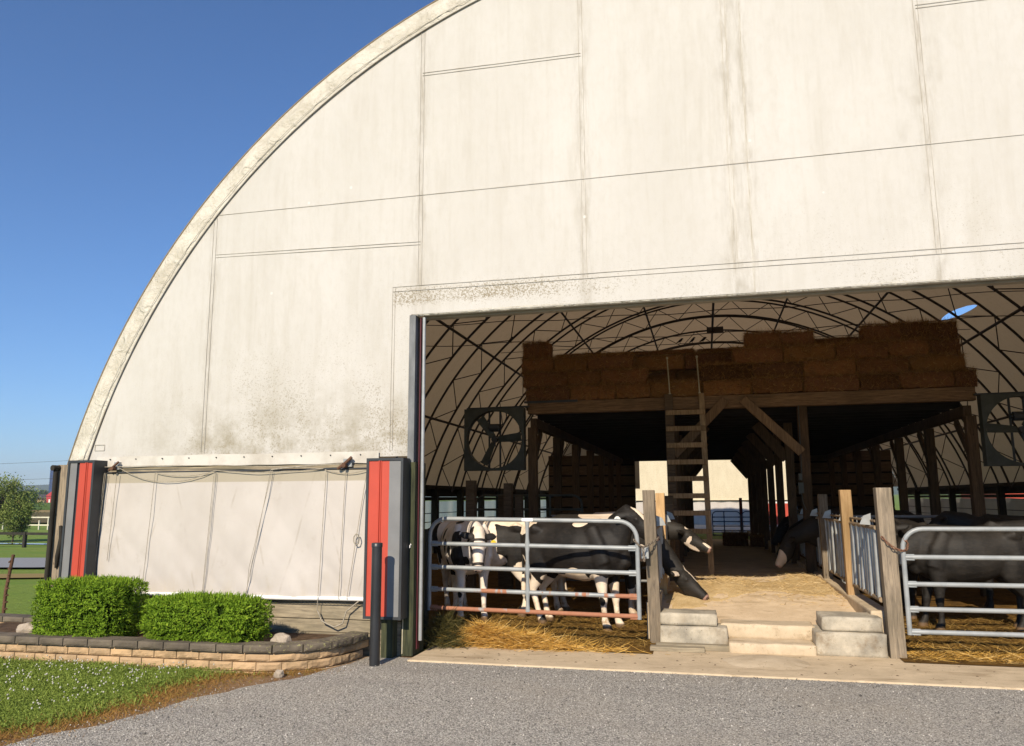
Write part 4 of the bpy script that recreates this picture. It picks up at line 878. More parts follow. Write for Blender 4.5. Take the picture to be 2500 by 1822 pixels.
m = MB(); m.tube([(x, 19.6, 5.47) for x in np.linspace(-5.1, 6.1, 20)], .008, 4); part('tie_wire', m, 'truss_steel', barn)

# ------------------------------------------------------------------ cattle
def loftring(mb, pts, rads, side=(0, 1, 0), n=18, power=1.0):
    pts = [Vector(p) for p in pts]; vs = []; m_ = len(pts)
    for i, p in enumerate(pts):
        t = (pts[min(i+1, m_-1)]-pts[max(i-1, 0)]).normalized(); s = Vector(side); s = (s-t*s.dot(t)).normalized(); u = s.cross(t)
        rw, rh = rads[i] if isinstance(rads[i], (tuple, list)) else (rads[i], rads[i])
        for k in range(n):
            a = 2*PI*k/n; ca, sa = math.cos(a), math.sin(a); ca = math.copysign(abs(ca)**power, ca); sa = math.copysign(abs(sa)**power, sa)
            vs.append(p+s*ca*rw+u*sa*rh)
    fs = [(i*n+k, i*n+(k+1) % n, (i+1)*n+(k+1) % n, (i+1)*n+k) for i in range(m_-1) for k in range(n)]
    mb.add(vs, fs, True); mb.add(vs[:n], [tuple(range(n))[::-1]], True); mb.add(vs[-n:], [tuple(range(n))], True)
def cow(lab, loc, heading, neck, headdir, base=1., blobs=(), hblobs=(), mat='coat', scale=1., feet=((0,0),(0,0),(0,0),(0,0)), tagc=None, roll=0., halter=False, tailx=0., group='cattle in the barn', cat='cow', tagside=1, earup=0.1, tagdir=None, eardir=None, voxel=.0165):
    """heading: direction the body faces (radians from +X). neck: offset of the poll from the neck root; headdir: unit-ish vector poll -> muzzle (cow frame)"""
    mb = MB()
    st = [(-.775, 1.03, .09, .07), (-.74, 1.03, .18, .15), (-.66, 1.035, .24, .215), (-.52, 1.02, .275, .262), (-.34, .985, .305, .265), (-.1, .94, .35, .30), (.14, .92, .365, .305), (.32, .93, .352, .272), (.47, .96, .32, .225), (.58, .985, .27, .18), (.67, .99, .20, .125), (.70, .98, .1, .07)]
    loftring(mb, [(x, 0, z) for x, z, h, w_ in st], [(w_, h) for x, z, h, w_ in st], n=22, power=.9)
    for s in (1, -1):                                                # hook bones, shoulder blades
        loftring(mb, [(-.56, s*.20, 1.16), (-.48, s*.22, 1.2), (-.40, s*.19, 1.17)], [.05, .07, .05], n=10)
        loftring(mb, [(.30, s*.17, 1.22), (.40, s*.21, 1.0), (.47, s*.20, .78)], [(.06, .09), (.07, .13), (.07, .12)], n=12)
    loftring(mb, [(-.6, 0, 1.27), (0, 0, 1.275), (.4, 0, 1.29)], [(.05, .03), (.05, .03), (.06, .035)], n=10)
    root = Vector((.50, 0, 1.07)); poll = root+Vector(neck); hd = Vector(headdir).normalized()
    mid = root.lerp(poll, .5)+Vector((0, 0, .03))
    loftring(mb, [root-Vector((.12, 0, .02)), root+Vector((.06, 0, 0)), mid, poll-hd*.01, poll+hd*.06], [(.17, .29), (.15, .235), (.115, .175), (.088, .115), (.08, .09)], n=18)
    loftring(mb, [(.60, 0, .72), (.68, 0, .80), mid*1+Vector((.03, 0, -.16))], [.07, .085, .05], n=10)   # brisket and dewlap
    side = Vector((0, 1, 0)) if abs(hd.y) < .3 else Vector((-hd.y, hd.x, 0)).normalized()
    side = (side-hd*side.dot(hd)).normalized()
    fwdup = hd.cross(side)                                          # direction of the forehead
    hs = [(-.035, .06, .06, 0), (0, .088, .085, .0), (.07, .105, .112, -.012), (.15, .10, .118, -.02), (.24, .078, .10, -.018), (.33, .064, .078, -.012), (.41, .066, .068, -.008), (.455, .064, .06, -.006), (.48, .045, .042, -.004)]
    loftring(mb, [poll+hd*a+fwdup*o for a, w_, h, o in hs], [(w_, h) for a, w_, h, o in hs], side=tuple(side), n=18)
    loftring(mb, [poll+hd*.13-fwdup*.085, poll+hd*.22-fwdup*.10, poll+hd*.36-fwdup*.075], [.05, .05, .035], n=10)   # jaw
    for s in (1, -1):
        e0 = poll+hd*.035+side*(s*.07)+fwdup*.01; ev = (side*s-hd*.12+Vector((0, 0, earup))-fwdup*.25).normalized()
        if eardir and s == tagside: ev = Vector(eardir).normalized()
        loftring(mb, [e0, e0+ev*.06, e0+ev*.12, e0+ev*.17, e0+ev*.20], [(.022, .022), (.05, .024), (.056, .022), (.04, .018), (.012, .012)], side=tuple(hd), n=10)
        loftring(mb, [poll+hd*.12+side*(s*.085)+fwdup*.03, poll+hd*.17+side*(s*.085)+fwdup*.02], [.03, .028], n=8)
        loftring(mb, [poll+hd*.43+side*(s*.035)+fwdup*.02, poll+hd*.475+side*(s*.04)+fwdup*.01], [.026, .02], n=8)
    zz = 0
    for k, (s, fr) in enumerate(((1, 1), (-1, 1), (1, 0), (-1, 0))):
        dx, dy = feet[k]
        if fr: L = [(.44, .15, .86, .115, .15), (.43, .165, .70, .085, .115), (.425, .155, .56, .062, .08), (.43, .15, .42, .052, .056), (.435, .15, .36, .05, .055), (.43, .15, .29, .036, .04), (.43, .15, .17, .032, .036), (.432, .15, .115, .042, .046), (.445, .15, .07, .042, .05), (.455, .15, .055, .05, .062), (.46, .15, -.03, .056, .07)]
        else: L = [(-.52, .15, .98, .12, .23), (-.47, .165, .82, .11, .20), (-.47, .165, .68, .088, .14), (-.54, .15, .55, .058, .085), (-.615, .14, .46, .045, .064), (-.63, .14, .41, .04, .055), (-.61, .14, .32, .035, .042), (-.59, .14, .19, .034, .038), (-.58, .14, .12, .043, .048), (-.565, .14, .07, .043, .05), (-.55, .14, .055, .05, .062), (-.545, .14, -.03, .056, .07)]
        top = L[0][2]; pts = []
        for x, y, z, ry, rx in L: q = min(1, max(0, (top-.2-z)/(top-.25))); pts.append((x+dx*q, s*(y+0)+dy*q, z))
        loftring(mb, pts, [(ry, rx) for x, y, z, ry, rx in L], n=12)
    tl = [(-.74, 0, 1.24), (-.79, .0, 1.22), (-.83, tailx*.3, 1.10), (-.82, tailx*.7, .85), (-.81, tailx, .62), (-.81, tailx, .50), (-.80, tailx, .36), (-.80, tailx, .28)]
    loftring(mb, tl, [.035, .036, .027, .021, .02, .035, .04, .012], side=(0, 1, 0), n=9)
    tmp = bpy.data.objects.new('tmp', mb.mesh('tmp')); col.objects.link(tmp)
    rm = tmp.modifiers.new('r', 'REMESH'); rm.mode = 'VOXEL'; rm.voxel_size = voxel
    smm_ = tmp.modifiers.new('s', 'SMOOTH'); smm_.factor = .5; smm_.iterations = 5
    dg = bpy.context.evaluated_depsgraph_get(); me = bpy.data.meshes.new_from_object(tmp.evaluated_get(dg)); me.name = 'cow'
    bpy.data.objects.remove(tmp)
    n = len(me.vertices); V = np.zeros(n*3, np.float32); me.vertices.foreach_get('co', V); V = V.reshape(-1, 3)
    def blend(f, P, c, r, val, soft=.16):
        d = np.linalg.norm((P-np.array(c))/np.array(r), axis=1); t = np.clip((1+soft-d)/(2*soft), 0, 1); return f*(1-t)+val*t
    f = np.full(n, float(base))
    for c, r, val in blobs: f = blend(f, V, c, r, val)
    pl = np.array(poll); H = np.stack([(V-pl)@np.array(hd), (V-pl)@np.array(side), (V-pl)@np.array(fwdup)], 1)
    inhead = (np.linalg.norm((H-np.array([.2, 0, 0]))/np.array([.34, .30, .2]), axis=1) < 1)
    for c, r, val in hblobs: f = np.where(inhead, blend(f, H, c, r, val, .10), f)
    skin = np.clip((H[:, 0]-.425)/.03, 0, 1)*inhead*(.75 if base < .5 or hblobs else .25); hoof = np.clip((.075-V[:, 2])/.02, 0, 1)
    for nm, a in (('coat', f), ('skin', skin), ('hoof', hoof)):
        at = me.attributes.new(nm, 'FLOAT', 'POINT'); at.data.foreach_set('value', a.astype(np.float32))
    me.polygons.foreach_set('use_smooth', [True]*len(me.polygons)); me.materials.append(MT[mat])
    o = bpy.data.objects.new('cow', me); col.objects.link(o); o.location = loc; o.rotation_euler = (0, 0, heading); o.scale = (scale,)*3; tag(o, lab, cat, group)
    def child(nm, m2, mt): c = link(nm, m2.mesh(nm), mt, o); return c
    for s in (1, -1):
        m2 = MB(); c = poll+hd*.145+side*(s*.098)+fwdup*.032; ico = [(c+Vector(v)*.0) for v in ()]
        m2.tube([c-side*(s*.012), c+side*(s*.004), c+side*(s*.009)], [.018, .015, .004], 10); child('eye', m2, 'leather')
        m2 = MB(); c = poll+hd*.478+side*(s*.036)+fwdup*.012; m2.tube([c-hd*.006, c+hd*.003], [.014, .009], 8); child('nostril', m2, 'leather')
    if tagc:
        m2 = MB(); e = poll+hd*.035+side*(tagside*.19)+Vector((0, 0, -.02)) if not eardir else poll+hd*.035+side*(tagside*.07)+Vector(eardir).normalized()*.15; nn = Vector((fwdup.x, fwdup.y, 0)); nn = (nn if nn.length > .1 else Vector((hd.x, hd.y, 0))).normalized()
        nn = Vector(tagdir).normalized() if tagdir else nn; tv = nn.cross(Vector((0, 0, 1))); c = e+nn*.035; w_, h_ = .036, .06
        outl = [(-w_*.35, 0), (-w_, -h_*.35), (-w_, -h_), (w_, -h_), (w_, -h_*.35), (w_*.35, 0)]
        m2.add([c+tv*a+Vector((0, 0, b)) for a, b in outl]+[c+nn*.004+tv*a+Vector((0, 0, b)) for a, b in outl], [(0,1,2,3,4,5), (11,10,9,8,7,6)]+[(i, (i+1) % 6, 6+(i+1) % 6, 6+i) for i in range(6)])
        tg = child('ear_tag', m2, tagc[0])
        if len(tagc) > 1:
            cu = bpy.data.curves.new('number', 'FONT'); cu.body = tagc[1]; cu.size = .036; cu.align_x = 'CENTER'; cu.align_y = 'CENTER'; cu.extrude = .0006
            to = bpy.data.objects.new('number', cu); col.objects.link(to); bpy.context.view_layer.update(); mm_ = bpy.data.meshes.new_from_object(to.evaluated_get(bpy.context.evaluated_depsgraph_get())); bpy.data.objects.remove(to)
            q = Matrix((-tv, Vector((0, 0, 1)), nn)).transposed().to_4x4(); q.translation = c+nn*.0048+Vector((0, 0, -h_*.68))
            if (-tv).cross(Vector((0, 0, 1))).dot(nn) < 0: q = Matrix((tv, Vector((0, 0, 1)), nn)).transposed().to_4x4(); q.translation = c+nn*.0048+Vector((0, 0, -h_*.68))
            mm_.transform(q); mm_.materials.append(MT['leather']); no = bpy.data.objects.new('number', mm_); col.objects.link(no); no.parent = tg
    if halter:
        m2 = MB()
        def band(a, k=1.06, wd=.014, lo=0.):
            prof = [h for h in hs]; w_ = np.interp(a, [h[0] for h in hs], [h[1] for h in hs])*k; h_ = np.interp(a, [h[0] for h in hs], [h[2] for h in hs])*k; of = np.interp(a, [h[0] for h in hs], [h[3] for h in hs])
            vs = []; N = 28
            for j in (-1, 1):
                for q in np.linspace(0, 2*PI, N, endpoint=False): vs.append(poll+hd*(a+j*wd)+side*(math.cos(q)*(w_+.005))+fwdup*(math.sin(q)*(h_+.005)+of))
            m2.add(vs, [(q, (q+1) % N, N+(q+1) % N, N+q) for q in range(N)], True)
        band(.385, 1.07, .016); band(.085, 1.03, .014)
        for s in (1, -1): m2.bar(poll+hd*.085+side*(s*.115)-fwdup*.02, poll+hd*.385+side*(s*.074)-fwdup*.02, .004, .024, tuple(fwdup))
        child('halter', m2, 'leather')
    return o
def G2(x, y): return penz(x, y)-.012
B = lambda x, y, z, rx, ry, rz, v: ((x, y, z), (rx, ry, rz), v)
# A: white cow with a halter, head turned to the camera
A_ = (-3.24, 10.42)
cow('white cow with black spots and dark halter facing out through the gate', (*A_, G2(*A_)), R(-58), (.30, -.02, .05), (.30, -.08, -.95), 0.,
    [B(.44, -.2, .98, .12, .16, .18, 1), B(.40, -.25, .80, .10, .14, .14, 1), B(.52, -.16, .85, .07, .12, .16, 1), B(-.3, -.3, 1.05, .08, .12, .13, 1), B(-.55, -.28, .92, .06, .1, .16, 1), B(-.05, -.3, 1.12, .05, .1, .10, 1), B(-.2, -.3, .8, .05, .12, .09, 1), B(.1, -.3, .95, .05, .12, .1, 1), B(-.42, -.3, .75, .05, .12, .1, 1), B(.15, -.1, 1.28, .12, .06, .06, 1), B(.62, -.15, .75, .05, .06, .09, 1), B(.46, -.2, .33, .05, .06, .05, .8), B(.25, -.28, .9, .05, .1, .08, 1), B(.15, -.3, .72, .04, .1, .07, 1), B(-.5, .28, 1., .2, .15, .2, 1)],
    [B(.06, .22, 0, .14, .16, .25, 1), B(.06, -.22, 0, .14, .16, .25, 1), B(.18, .135, -.03, .12, .05, .10, 1), B(.24, -.125, -.03, .12, .05, .08, 1), B(-.05, 0, -.02, .07, .16, .06, 1)], 'coat_pale', .985, ((0.05, 0), (-.04, 0), (.08, 0), (0, .05)), ('yellow_bit',), halter=True, tagside=1, earup=.12)
# B: black and white cow behind, rump to the right
B_ = (-2.95, 10.62)
cow('black and white cow standing between the haltered cow and the big black one', (*B_, G2(*B_)), R(176), (.42, .1, -.05), (.6, .25, -.7), 1.,
    [B(-.05, .3, .95, .17, .25, .42, 0), B(-.16, .3, .74, .2, .25, .1, 0), B(-.75, .1, .50, .3, .3, .3, 0), B(-.6, .2, .3, .3, .3, .45, 0), B(.25, .2, 1.22, .35, .4, .12, 0), B(-.5, .1, 1.3, .4, .25, .11, 0), B(.44, .15, .2, .3, .3, .35, 0), B(-.83, 0, .35, .12, .2, .2, 0), B(.62, .1, 1.1, .1, .2, .2, 0)], [B(.2, 0, .06, .3, .05, .2, 0)], 'coat', .985, ((0, 0), (.1, 0), (.02, 0), (.12, 0)), tailx=.06)
# C: the big black cow nearest the gate
C_ = (-1.62, 9.98)
cow('big black cow with white belly patch and white front leg, nearest the rusty gate', (*C_, G2(*C_)), R(-21), (.28, -.02, .33), (.66, -.05, -.60), 1.,
    [B(.40, -.16, .52, .16, .15, .17, 0), B(.44, -.2, .18, .16, .16, .40, 0), B(.5, .1, .28, .2, .16, .28, 0), B(.10, -.22, .62, .15, .22, .12, 0), B(-.1, -.12, .585, .35, .22, .06, 0), B(-.62, -.15, .30, .22, .2, .38, 0), B(-.56, .15, .28, .2, .15, .36, 0), B(-.78, -.1, 1.22, .28, .2, .12, 0), B(-.80, 0, .4, .1, .1, .2, 0), B(.12, -.10, 1.27, .1, .09, .10, 0), B(-.66, -.2, .62, .07, .1, .25, 0), B(.44, -.17, .345, .05, .04, .06, .7)],
    [B(.10, 0, .09, .16, .055, .08, 0), B(.03, .0, .05, .06, .05, .06, 0)], 'coat', 1.0, ((.06, 0), (.02, .04), (.05, 0), (.12, 0)), ('white_bit', '1761'), tagside=-1, earup=-.05, tagdir=(.5, -.87, 0), eardir=(-.86, -.42, -.12))
# F, E: two cows feeding through the left headlocks
F_ = (-1.42, 10.82)
cow('black and white cow reaching down through the left headlocks, muzzle at the straw', (*F_, G2(*F_)), R(-8), (.52, -.03, -.50), (.68, -.14, -.56), 1.,
    [B(.1, 0, 1.28, .4, .25, .10, 0), B(.58, -.1, .82, .07, .16, .12, 0), B(-.5, 0, .2, .4, .4, .4, 0), B(.45, 0, .15, .2, .4, .25, 0), B(.8, -.1, 1.0, .06, .1, .06, 0)], [B(.13, 0, .1, .15, .028, .06, 0), B(.03, -.17, .0, .07, .05, .1, 0), B(.34, .04, .06, .12, .022, .05, 0)], 'coat_grey', 1.02, tagc=('white_bit',), tagside=1)
E_ = (-1.62, 12.25)
cow('black cow with white jaw resting its head level through the left headlocks', (*E_, G2(*E_)), R(-4), (.72, -.1, -.05), (.76, -.10, -.46), 1.,
    [B(.2, 0, 1.25, .3, .3, .1, 0), B(-.5, 0, .2, .4, .4, .4, 0)], [B(.26, -.07, -.10, .15, .06, .03, 0), B(.16, -.09, -.03, .03, .035, .07, 0), B(.42, -.05, .045, .09, .02, .03, 0), B(.03, 0, .06, .05, .05, .05, 0)], 'coat_grey', 1.03, tagside=1, earup=.3)
# G, H: dark cows feeding through the right headlocks
G_ = (2.50, 13.9)
cow('black cow bending its pale muzzle to the aisle through the right headlocks', (*G_, .08), R(180), (.62, .06, -.22), (.42, .12, -.80), 1., [], [B(.36, 0, .03, .16, .12, .12, .1)], 'coat_grey', 1.05)
cow('black cow farther along the right headlocks, deep in shadow', (2.7, 15.7, .08), R(178), (.60, .06, -.2), (.5, .1, -.75), 1., [], [], 'coat', 1.05)
cow('farthest black cow along the right headlocks, barely visible', (2.75, 17.5, .09), R(182), (.62, .06, -.1), (.5, .1, -.75), 1., [], [], 'coat', 1.05)
# I, J, K: black cattle behind the right gate
I_ = (3.02, 10.62)
cow('black cow standing side-on behind the light grey gate, rump to the right', (*I_, G2(*I_)), R(186), (.42, .1, -.22), (.4, .1, -.8), 1., [], [], 'coat_grey', .93, ((0, 0), (.1, 0), (.05, 0), (-.05, 0)))
J_ = (2.55, 11.75)
cow('black cow facing out at the left end of the light grey gate', (*J_, G2(*J_)), R(-112), (.32, .0, .16), (.4, .1, -.7), 1., [], [B(.15, 0, .1, .1, .06, .05, .35)], 'coat_grey', .97)
K_ = (4.15, 12.2)
cow('black cow at the right frame edge behind the side-on black cow', (*K_, G2(*K_)), R(165), (.40, .0, .18), (.6, .1, -.6), 1., [], [], 'coat', 1.)

# ------------------------------------------------------------------ straw, hay and litter
def strew(name, n, fx, fy, zf, mat, lmin, lmax, wmin, wmax, zmin, zmax, tone=(0, 1)):
    x, y = fx(n), fy(n); z = np.array([zf(a, b) for a, b in zip(x, y)]); d = dirs(n, zmin, zmax)
    V, F = strands(np.stack([x, y, z], 1), d, rng.uniform(lmin, lmax, n), rng.uniform(wmin, wmax, n))
    o = link(name, fastmesh(name, V, F, {'tone': np.repeat(rng.uniform(*tone, n), 6)}), mat); o['kind'] = 'stuff'; return o
U = lambda a, b: (lambda n: rng.uniform(a, b, n))
def T(a, m_, b): return lambda n: rng.triangular(a, m_, b, n)
strew('bedding_straw', 9000, U(-3.4, -.66), T(8.9, 9.3, 11.6), penz, 'litter_straw', .04, .16, .003, .006, -.05, .35)
strew('bedding_straw', 8000, U(1.9, 4.4), T(8.95, 9.2, 12), penz, 'litter_straw', .04, .16, .003, .006, -.05, .35)
strew('bedding_straw', 1500, U(1.95, 3.4), T(8.98, 9.12, 9.5), penz, 'straw', .06, .22, .003, .006, -.05, .4)
def pile(name, n, cx, cy, sx, sy, h, mat, lmin, lmax, seed=0, zl=(-.1, .45)):
    x = rng.normal(cx, sx, n); y = rng.normal(cy, sy, n); q = np.exp(-((x-cx)/sx/1.2)**2-((y-cy)/sy/1.2)**2); z = .02+h*q*rng.random(n)**.5
    d = dirs(n, *zl); d[:, 0] *= 1.5; d /= np.linalg.norm(d, axis=1)[:, None]
    V, F = strands(np.stack([x, y, z], 1), d, rng.uniform(lmin, lmax, n), rng.uniform(.0035, .007, n), rng.normal(size=(n, 3))*.22)
    o = link(name, fastmesh(name, V, F, {'tone': np.repeat(rng.uniform(.15, 1, n), 6)}), mat); o['kind'] = 'stuff'; return o
pile('straw_heap', 4200, -2.52, 8.93, .27, .085, .22, 'straw', .08, .26); pile('straw_heap', 2600, -2.05, 8.95, .28, .075, .13, 'straw', .08, .24); pile('straw_heap', 900, -1.7, 8.84, .4, .06, .03, 'straw', .08, .24, zl=(-.02, .1))
pile('hay_clump', 2600, -2.98, 8.85, .11, .12, .30, 'hay_green_shaded', .08, .24, zl=(-.1, .8))
strew('loose_straw', 3600, lambda n: np.where(rng.random(n) < .5, rng.normal(.2, .3, n), rng.normal(1.3, .28, n)).clip(-.5, 1.62), T(10.3, 12.2, 14.4), aislez, 'pale_straw', .04, .12, .003, .006, .0, .35)
m = MB()                                                             # dark crumbs of muck on the apron
for k in range(150):
    x = rng.uniform(-3, 2.6); y = rng.uniform(8.05, 9.0) if k > 30 else rng.normal(8.9, .06); x = x if k > 30 else rng.uniform(-3.0, -2.4); r = rng.uniform(.003, .013)
    m.add([(x+r*1.3*math.cos(a), y+r*math.sin(a), .012) for a in np.linspace(0, 2*PI, 7)[:-1]]+[(x, y, .012+r*.45)], [(i, (i+1) % 6, 6) for i in range(6)], True)
struct('muck_crumbs', m, 'soil', 'stuff')
# loose stones over the gravel
n = 20000; sx_ = rng.uniform(-5.2, 3.2, n); sy_ = rng.uniform(4.2, 8.0, n)
ex = np.array([np.interp(-b, [-q[1] for q in EDGE], [q[0] for q in EDGE]) for b in sy_]); keep = sx_ > ex+rng.normal(-.05, .10, n); sx_, sy_ = sx_[keep], sy_[keep]; n = len(sx_)
oc = np.array([(1,0,0),(-1,0,0),(0,1,0),(0,-1,0),(0,0,1),(0,0,-1)], float); of = np.array([(0,2,4),(2,1,4),(1,3,4),(3,0,4),(2,0,5),(1,2,5),(3,1,5),(0,3,5)])
r = rng.uniform(.003, .0068, n)*np.where(rng.random(n) < .012, 2.0, 1); V = oc[None]*r[:, None, None]*rng.uniform(.6, 1.3, (n, 6, 1))*np.array([1, 1, .7])+np.stack([sx_, sy_, np.full(n, .001)], 1)[:, None]
V += rng.normal(size=V.shape)*r[:, None, None]*.25; F = (np.arange(n)[:, None, None]*6+of[None]).reshape(-1, 3)
g = G('stones'); t = g.attr('tone'); c = g.mix(t, (.08, .075, .068), (.66, .61, .54)); c = g.mix(g.math('GREATER_THAN', t, .93), c, (.80, .75, .68)); MT['stones'] = g.end(c, .9)
o = link('gravel_stones', fastmesh('gravel_stones', V.reshape(-1, 3), F, {'tone': np.repeat(rng.random(n), 6)}), 'stones'); o['kind'] = 'stuff'

# ------------------------------------------------------------------ lawn with clover
def edx(y): return np.interp(-y, [-q[1] for q in DEDGE], [q[0] for q in DEDGE])
n = 95000; gy = rng.uniform(3.6, 7.08, n); gx = rng.uniform(-8.2, -4.2, n); e = edx(gy); dist = e-gx; vis = (gx > -.86*gy-1.6)
pn = np.array([mnoise.noise((a*1.4, b*1.4, 0))+.5*mnoise.noise((a*4.5, b*4.5, 3)) for a, b in zip(gx, gy)])
keep = vis & (dist > rng.normal(.16, .10, n)-pn*.12) & (gy < 7.06); gx, gy, pn, dist = gx[keep], gy[keep], pn[keep], dist[keep]; n = len(gx)
d = dirs(n, .35, 1.); ln = rng.uniform(.025, .065, n)*(1+.5*pn)
V, F = strands(np.stack([gx, gy, np.full(n, -.012)], 1), d, ln, rng.uniform(.004, .009, n)); tone = np.clip(rng.uniform(0, .75, n)+pn*.15+np.where(rng.random(n) < .06, .35, 0), 0, 1)
o = link('lawn_grass', fastmesh('lawn_grass', V, F, {'tone': np.repeat(tone, 6)}), 'grass_blade'); o['kind'] = 'stuff'
n2 = 26000; i = rng.integers(0, n, n2); c = np.stack([gx[i]+rng.normal(0, .02, n2), gy[i]+rng.normal(0, .02, n2), rng.uniform(.005, .045, n2)], 1); V, F = leaves(c, dirs(n2, .5, 1), rng.uniform(.006, .012, n2))
o = link('clover_leaves', fastmesh('clover_leaves', V, F, {'tone': np.repeat(rng.uniform(0, .6, n2), 4)}), 'grass_blade'); o['kind'] = 'stuff'
m = MB()
cl = [i for i in range(n) if pn[i]+.25*mnoise.noise((gx[i]*.9, gy[i]*2, 8)) > -.45 and dist[i] > .3 and gy[i] > 4.6]; random.shuffle(cl)
for i in cl[:330]:
    x, y, z = gx[i], gy[i], rng.uniform(.045, .075); r = rng.uniform(.0045, .0085); m.tube([(x, y, z-r), (x, y, z-r*.4), (x, y, z+r*.4), (x, y, z+r)], [r*.5, r, r*.9, r*.3], 6)
o = link('clover_flowers', m.mesh('clover_flowers'), 'clover_white'); o['kind'] = 'stuff'
n3 = 17000; gy3 = rng.uniform(3.9, 7.4, n3); gx3 = edx(gy3)+rng.normal(-.03, .19, n3); V, F = strands(np.stack([gx3, gy3, np.full(n3, -.014)], 1), dirs(n3, .05, .9), rng.uniform(.015, .05, n3), rng.uniform(.003, .006, n3))
o = link('dry_grass', fastmesh('dry_grass', V, F, {'tone': np.repeat(rng.random(n3), 6)}), 'dry_grass'); o['kind'] = 'stuff'

# ------------------------------------------------------------------ planter bed: block wall, soil, hedges, rocks
WALL = [(-12.5, 6.98), (-9, 7.03), (-7.3, 7.05), (-5.66, 7.09), (-4.4, 7.12), (-4.18, 7.16), (-3.94, 7.27), (-3.73, 7.48), (-3.63, 7.74), (-3.58, 8.14)]
def along(P, step, start=0.):
    out = []; L = [0]
    for a, b in zip(P[:-1], P[1:]): L.append(L[-1]+math.dist(a, b))
    s = start
    while s < L[-1]:
        k = max(i for i in range(len(P)-1) if L[i] <= s); t = (s-L[k])/(L[k+1]-L[k]); p = (P[k][0]+(P[k+1][0]-P[k][0])*t, P[k][1]+(P[k+1][1]-P[k][1])*t)
        d_ = ((P[k+1][0]-P[k][0]), (P[k+1][1]-P[k][1])); l = math.hypot(*d_); out.append((p, (d_[0]/l, d_[1]/l))); s += step
    return out
rw = thing('retaining_wall', 'low curved tan block wall with dark stone caps edging the planting bed', 'garden wall', (-5.6, 7.1, 0))
def rough(m, p0, p1, dep, z0, z1, amp, seed, nrm):
    """one split-face block between p0 and p1, its face bulging outward, corners worn"""
    nu, nv = 7, 4; base = len(m.v); a = Vector((*p0, 0)); b = Vector((*p1, 0)); nv_ = Vector((*nrm, 0)); F = []; grid = []
    for j in range(nv+1):
        for i in range(nu+1):
            u, v = i/nu, j/nv; ed = min(u, 1-u)*nu, min(v, 1-v)*nv; k = min(1, ed[0]*.9+.0)*min(1, ed[1]*.9+.0)
            p = a.lerp(b, .018+u*.964); z = z0+.003+(z1-z0-.006)*v; o = k*(.008+amp*(.5+mnoise.noise((p.x*16+seed, z*22, p.y*16))))
            grid.append(p+nv_*o+Vector((0, 0, z)))
    back = [a+nv_*-dep+Vector((0, 0, z0+.002)), b+nv_*-dep+Vector((0, 0, z0+.002)), b+nv_*-dep+Vector((0, 0, z1-.002)), a+nv_*-dep+Vector((0, 0, z1-.002))]
    m.v += [tuple(g_) for g_ in grid]+[tuple(q) for q in back]; nb = base+len(grid); w1 = nu+1
    fs = [(base+j*w1+i, base+j*w1+i+1, base+(j+1)*w1+i+1, base+(j+1)*w1+i) for j in range(nv) for i in range(nu)]
    fs += [tuple([base+nv*w1+i for i in range(nu+1)]+[nb+2, nb+3]), tuple([base+i for i in range(nu, -1, -1)]+[nb, nb+1])]
    fs += [tuple([base+j*w1 for j in range(nv+1)][::-1]+[nb+3, nb][::-1][::1]) if False else tuple([base+j*w1 for j in range(nv, -1, -1)]+[nb, nb+3]), tuple([base+j*w1+nu for j in range(nv+1)]+[nb+2, nb+1])]
    m.f += fs; m.sm += [False]*len(fs)
for r_, (z0, z1, st) in enumerate(((-.09, -.004, .1), (.0, .083, .0), (.087, .168, .13))):
    pts = along(WALL, .255, st)
    for k, ((p, d_), (q, _)) in enumerate(zip(pts[:-1], pts[1:])):
        if p[0] < -8.4: continue
        dd = (q[0]-p[0], q[1]-p[1]); l = math.hypot(*dd); nr = (dd[1]/l, -dd[0]/l); m = MB(); off = .012*r_
        rough(m, (p[0]-nr[0]*off, p[1]-nr[1]*off), (q[0]-nr[0]*off, q[1]-nr[1]*off), .16, z0, z1, .012, k*3.7+r_*11, nr); part('wall_block', m, 'block_face', rw)
pts = along(WALL, .295, .06)
for k, ((p, d_), (q, _)) in enumerate(zip(pts[:-1], pts[1:])):
    if p[0] < -8.4: continue
    dd = (q[0]-p[0], q[1]-p[1]); l = math.hypot(*dd); nr = (dd[1]/l, -dd[0]/l); m = MB(); off = -.012
    rough(m, (p[0]-nr[0]*off, p[1]-nr[1]*off), (q[0]-nr[0]*off, q[1]-nr[1]*off), .21, .172, .25, .008, k*5.1, nr); part('cap_stone', m, 'cap_stone', rw)
m = MB(); poly = [(-8.4, 7.15)]+[(x+.02, y+.1) for x, y in WALL[2:6]]+[(-3.98, 7.45), (-3.85, 7.6), (-3.77, 7.85), (-3.74, 8.18), (-8.4, 8.18)]
m.prism(poly, 'z', .0, .19); struct('bed_soil', m, 'soil')
rw2 = thing('retaining_wall', 'short far stretch of low block wall at the left frame edge beyond the bed', 'garden wall', (-8.6, 8.2, 0))
for k in range(5):
    x = -9.5+k*.33; m = MB(); rough(m, (x, 8.25-.02*k), (x+.33, 8.23-.02*k), .22, .18, .25, .007, k*2.2, (0, -1)); part('cap_stone', m, 'cap_stone', rw2)
    for z0 in (.02, .10): m = MB(); rough(m, (x+.06*(z0 > .05), 8.26-.02*k), (x+.33+.06*(z0 > .05), 8.24-.02*k), .16, z0, z0+.078, .012, k*4.1+z0, (0, -1)); part('wall_block', m, 'block_face', rw2)
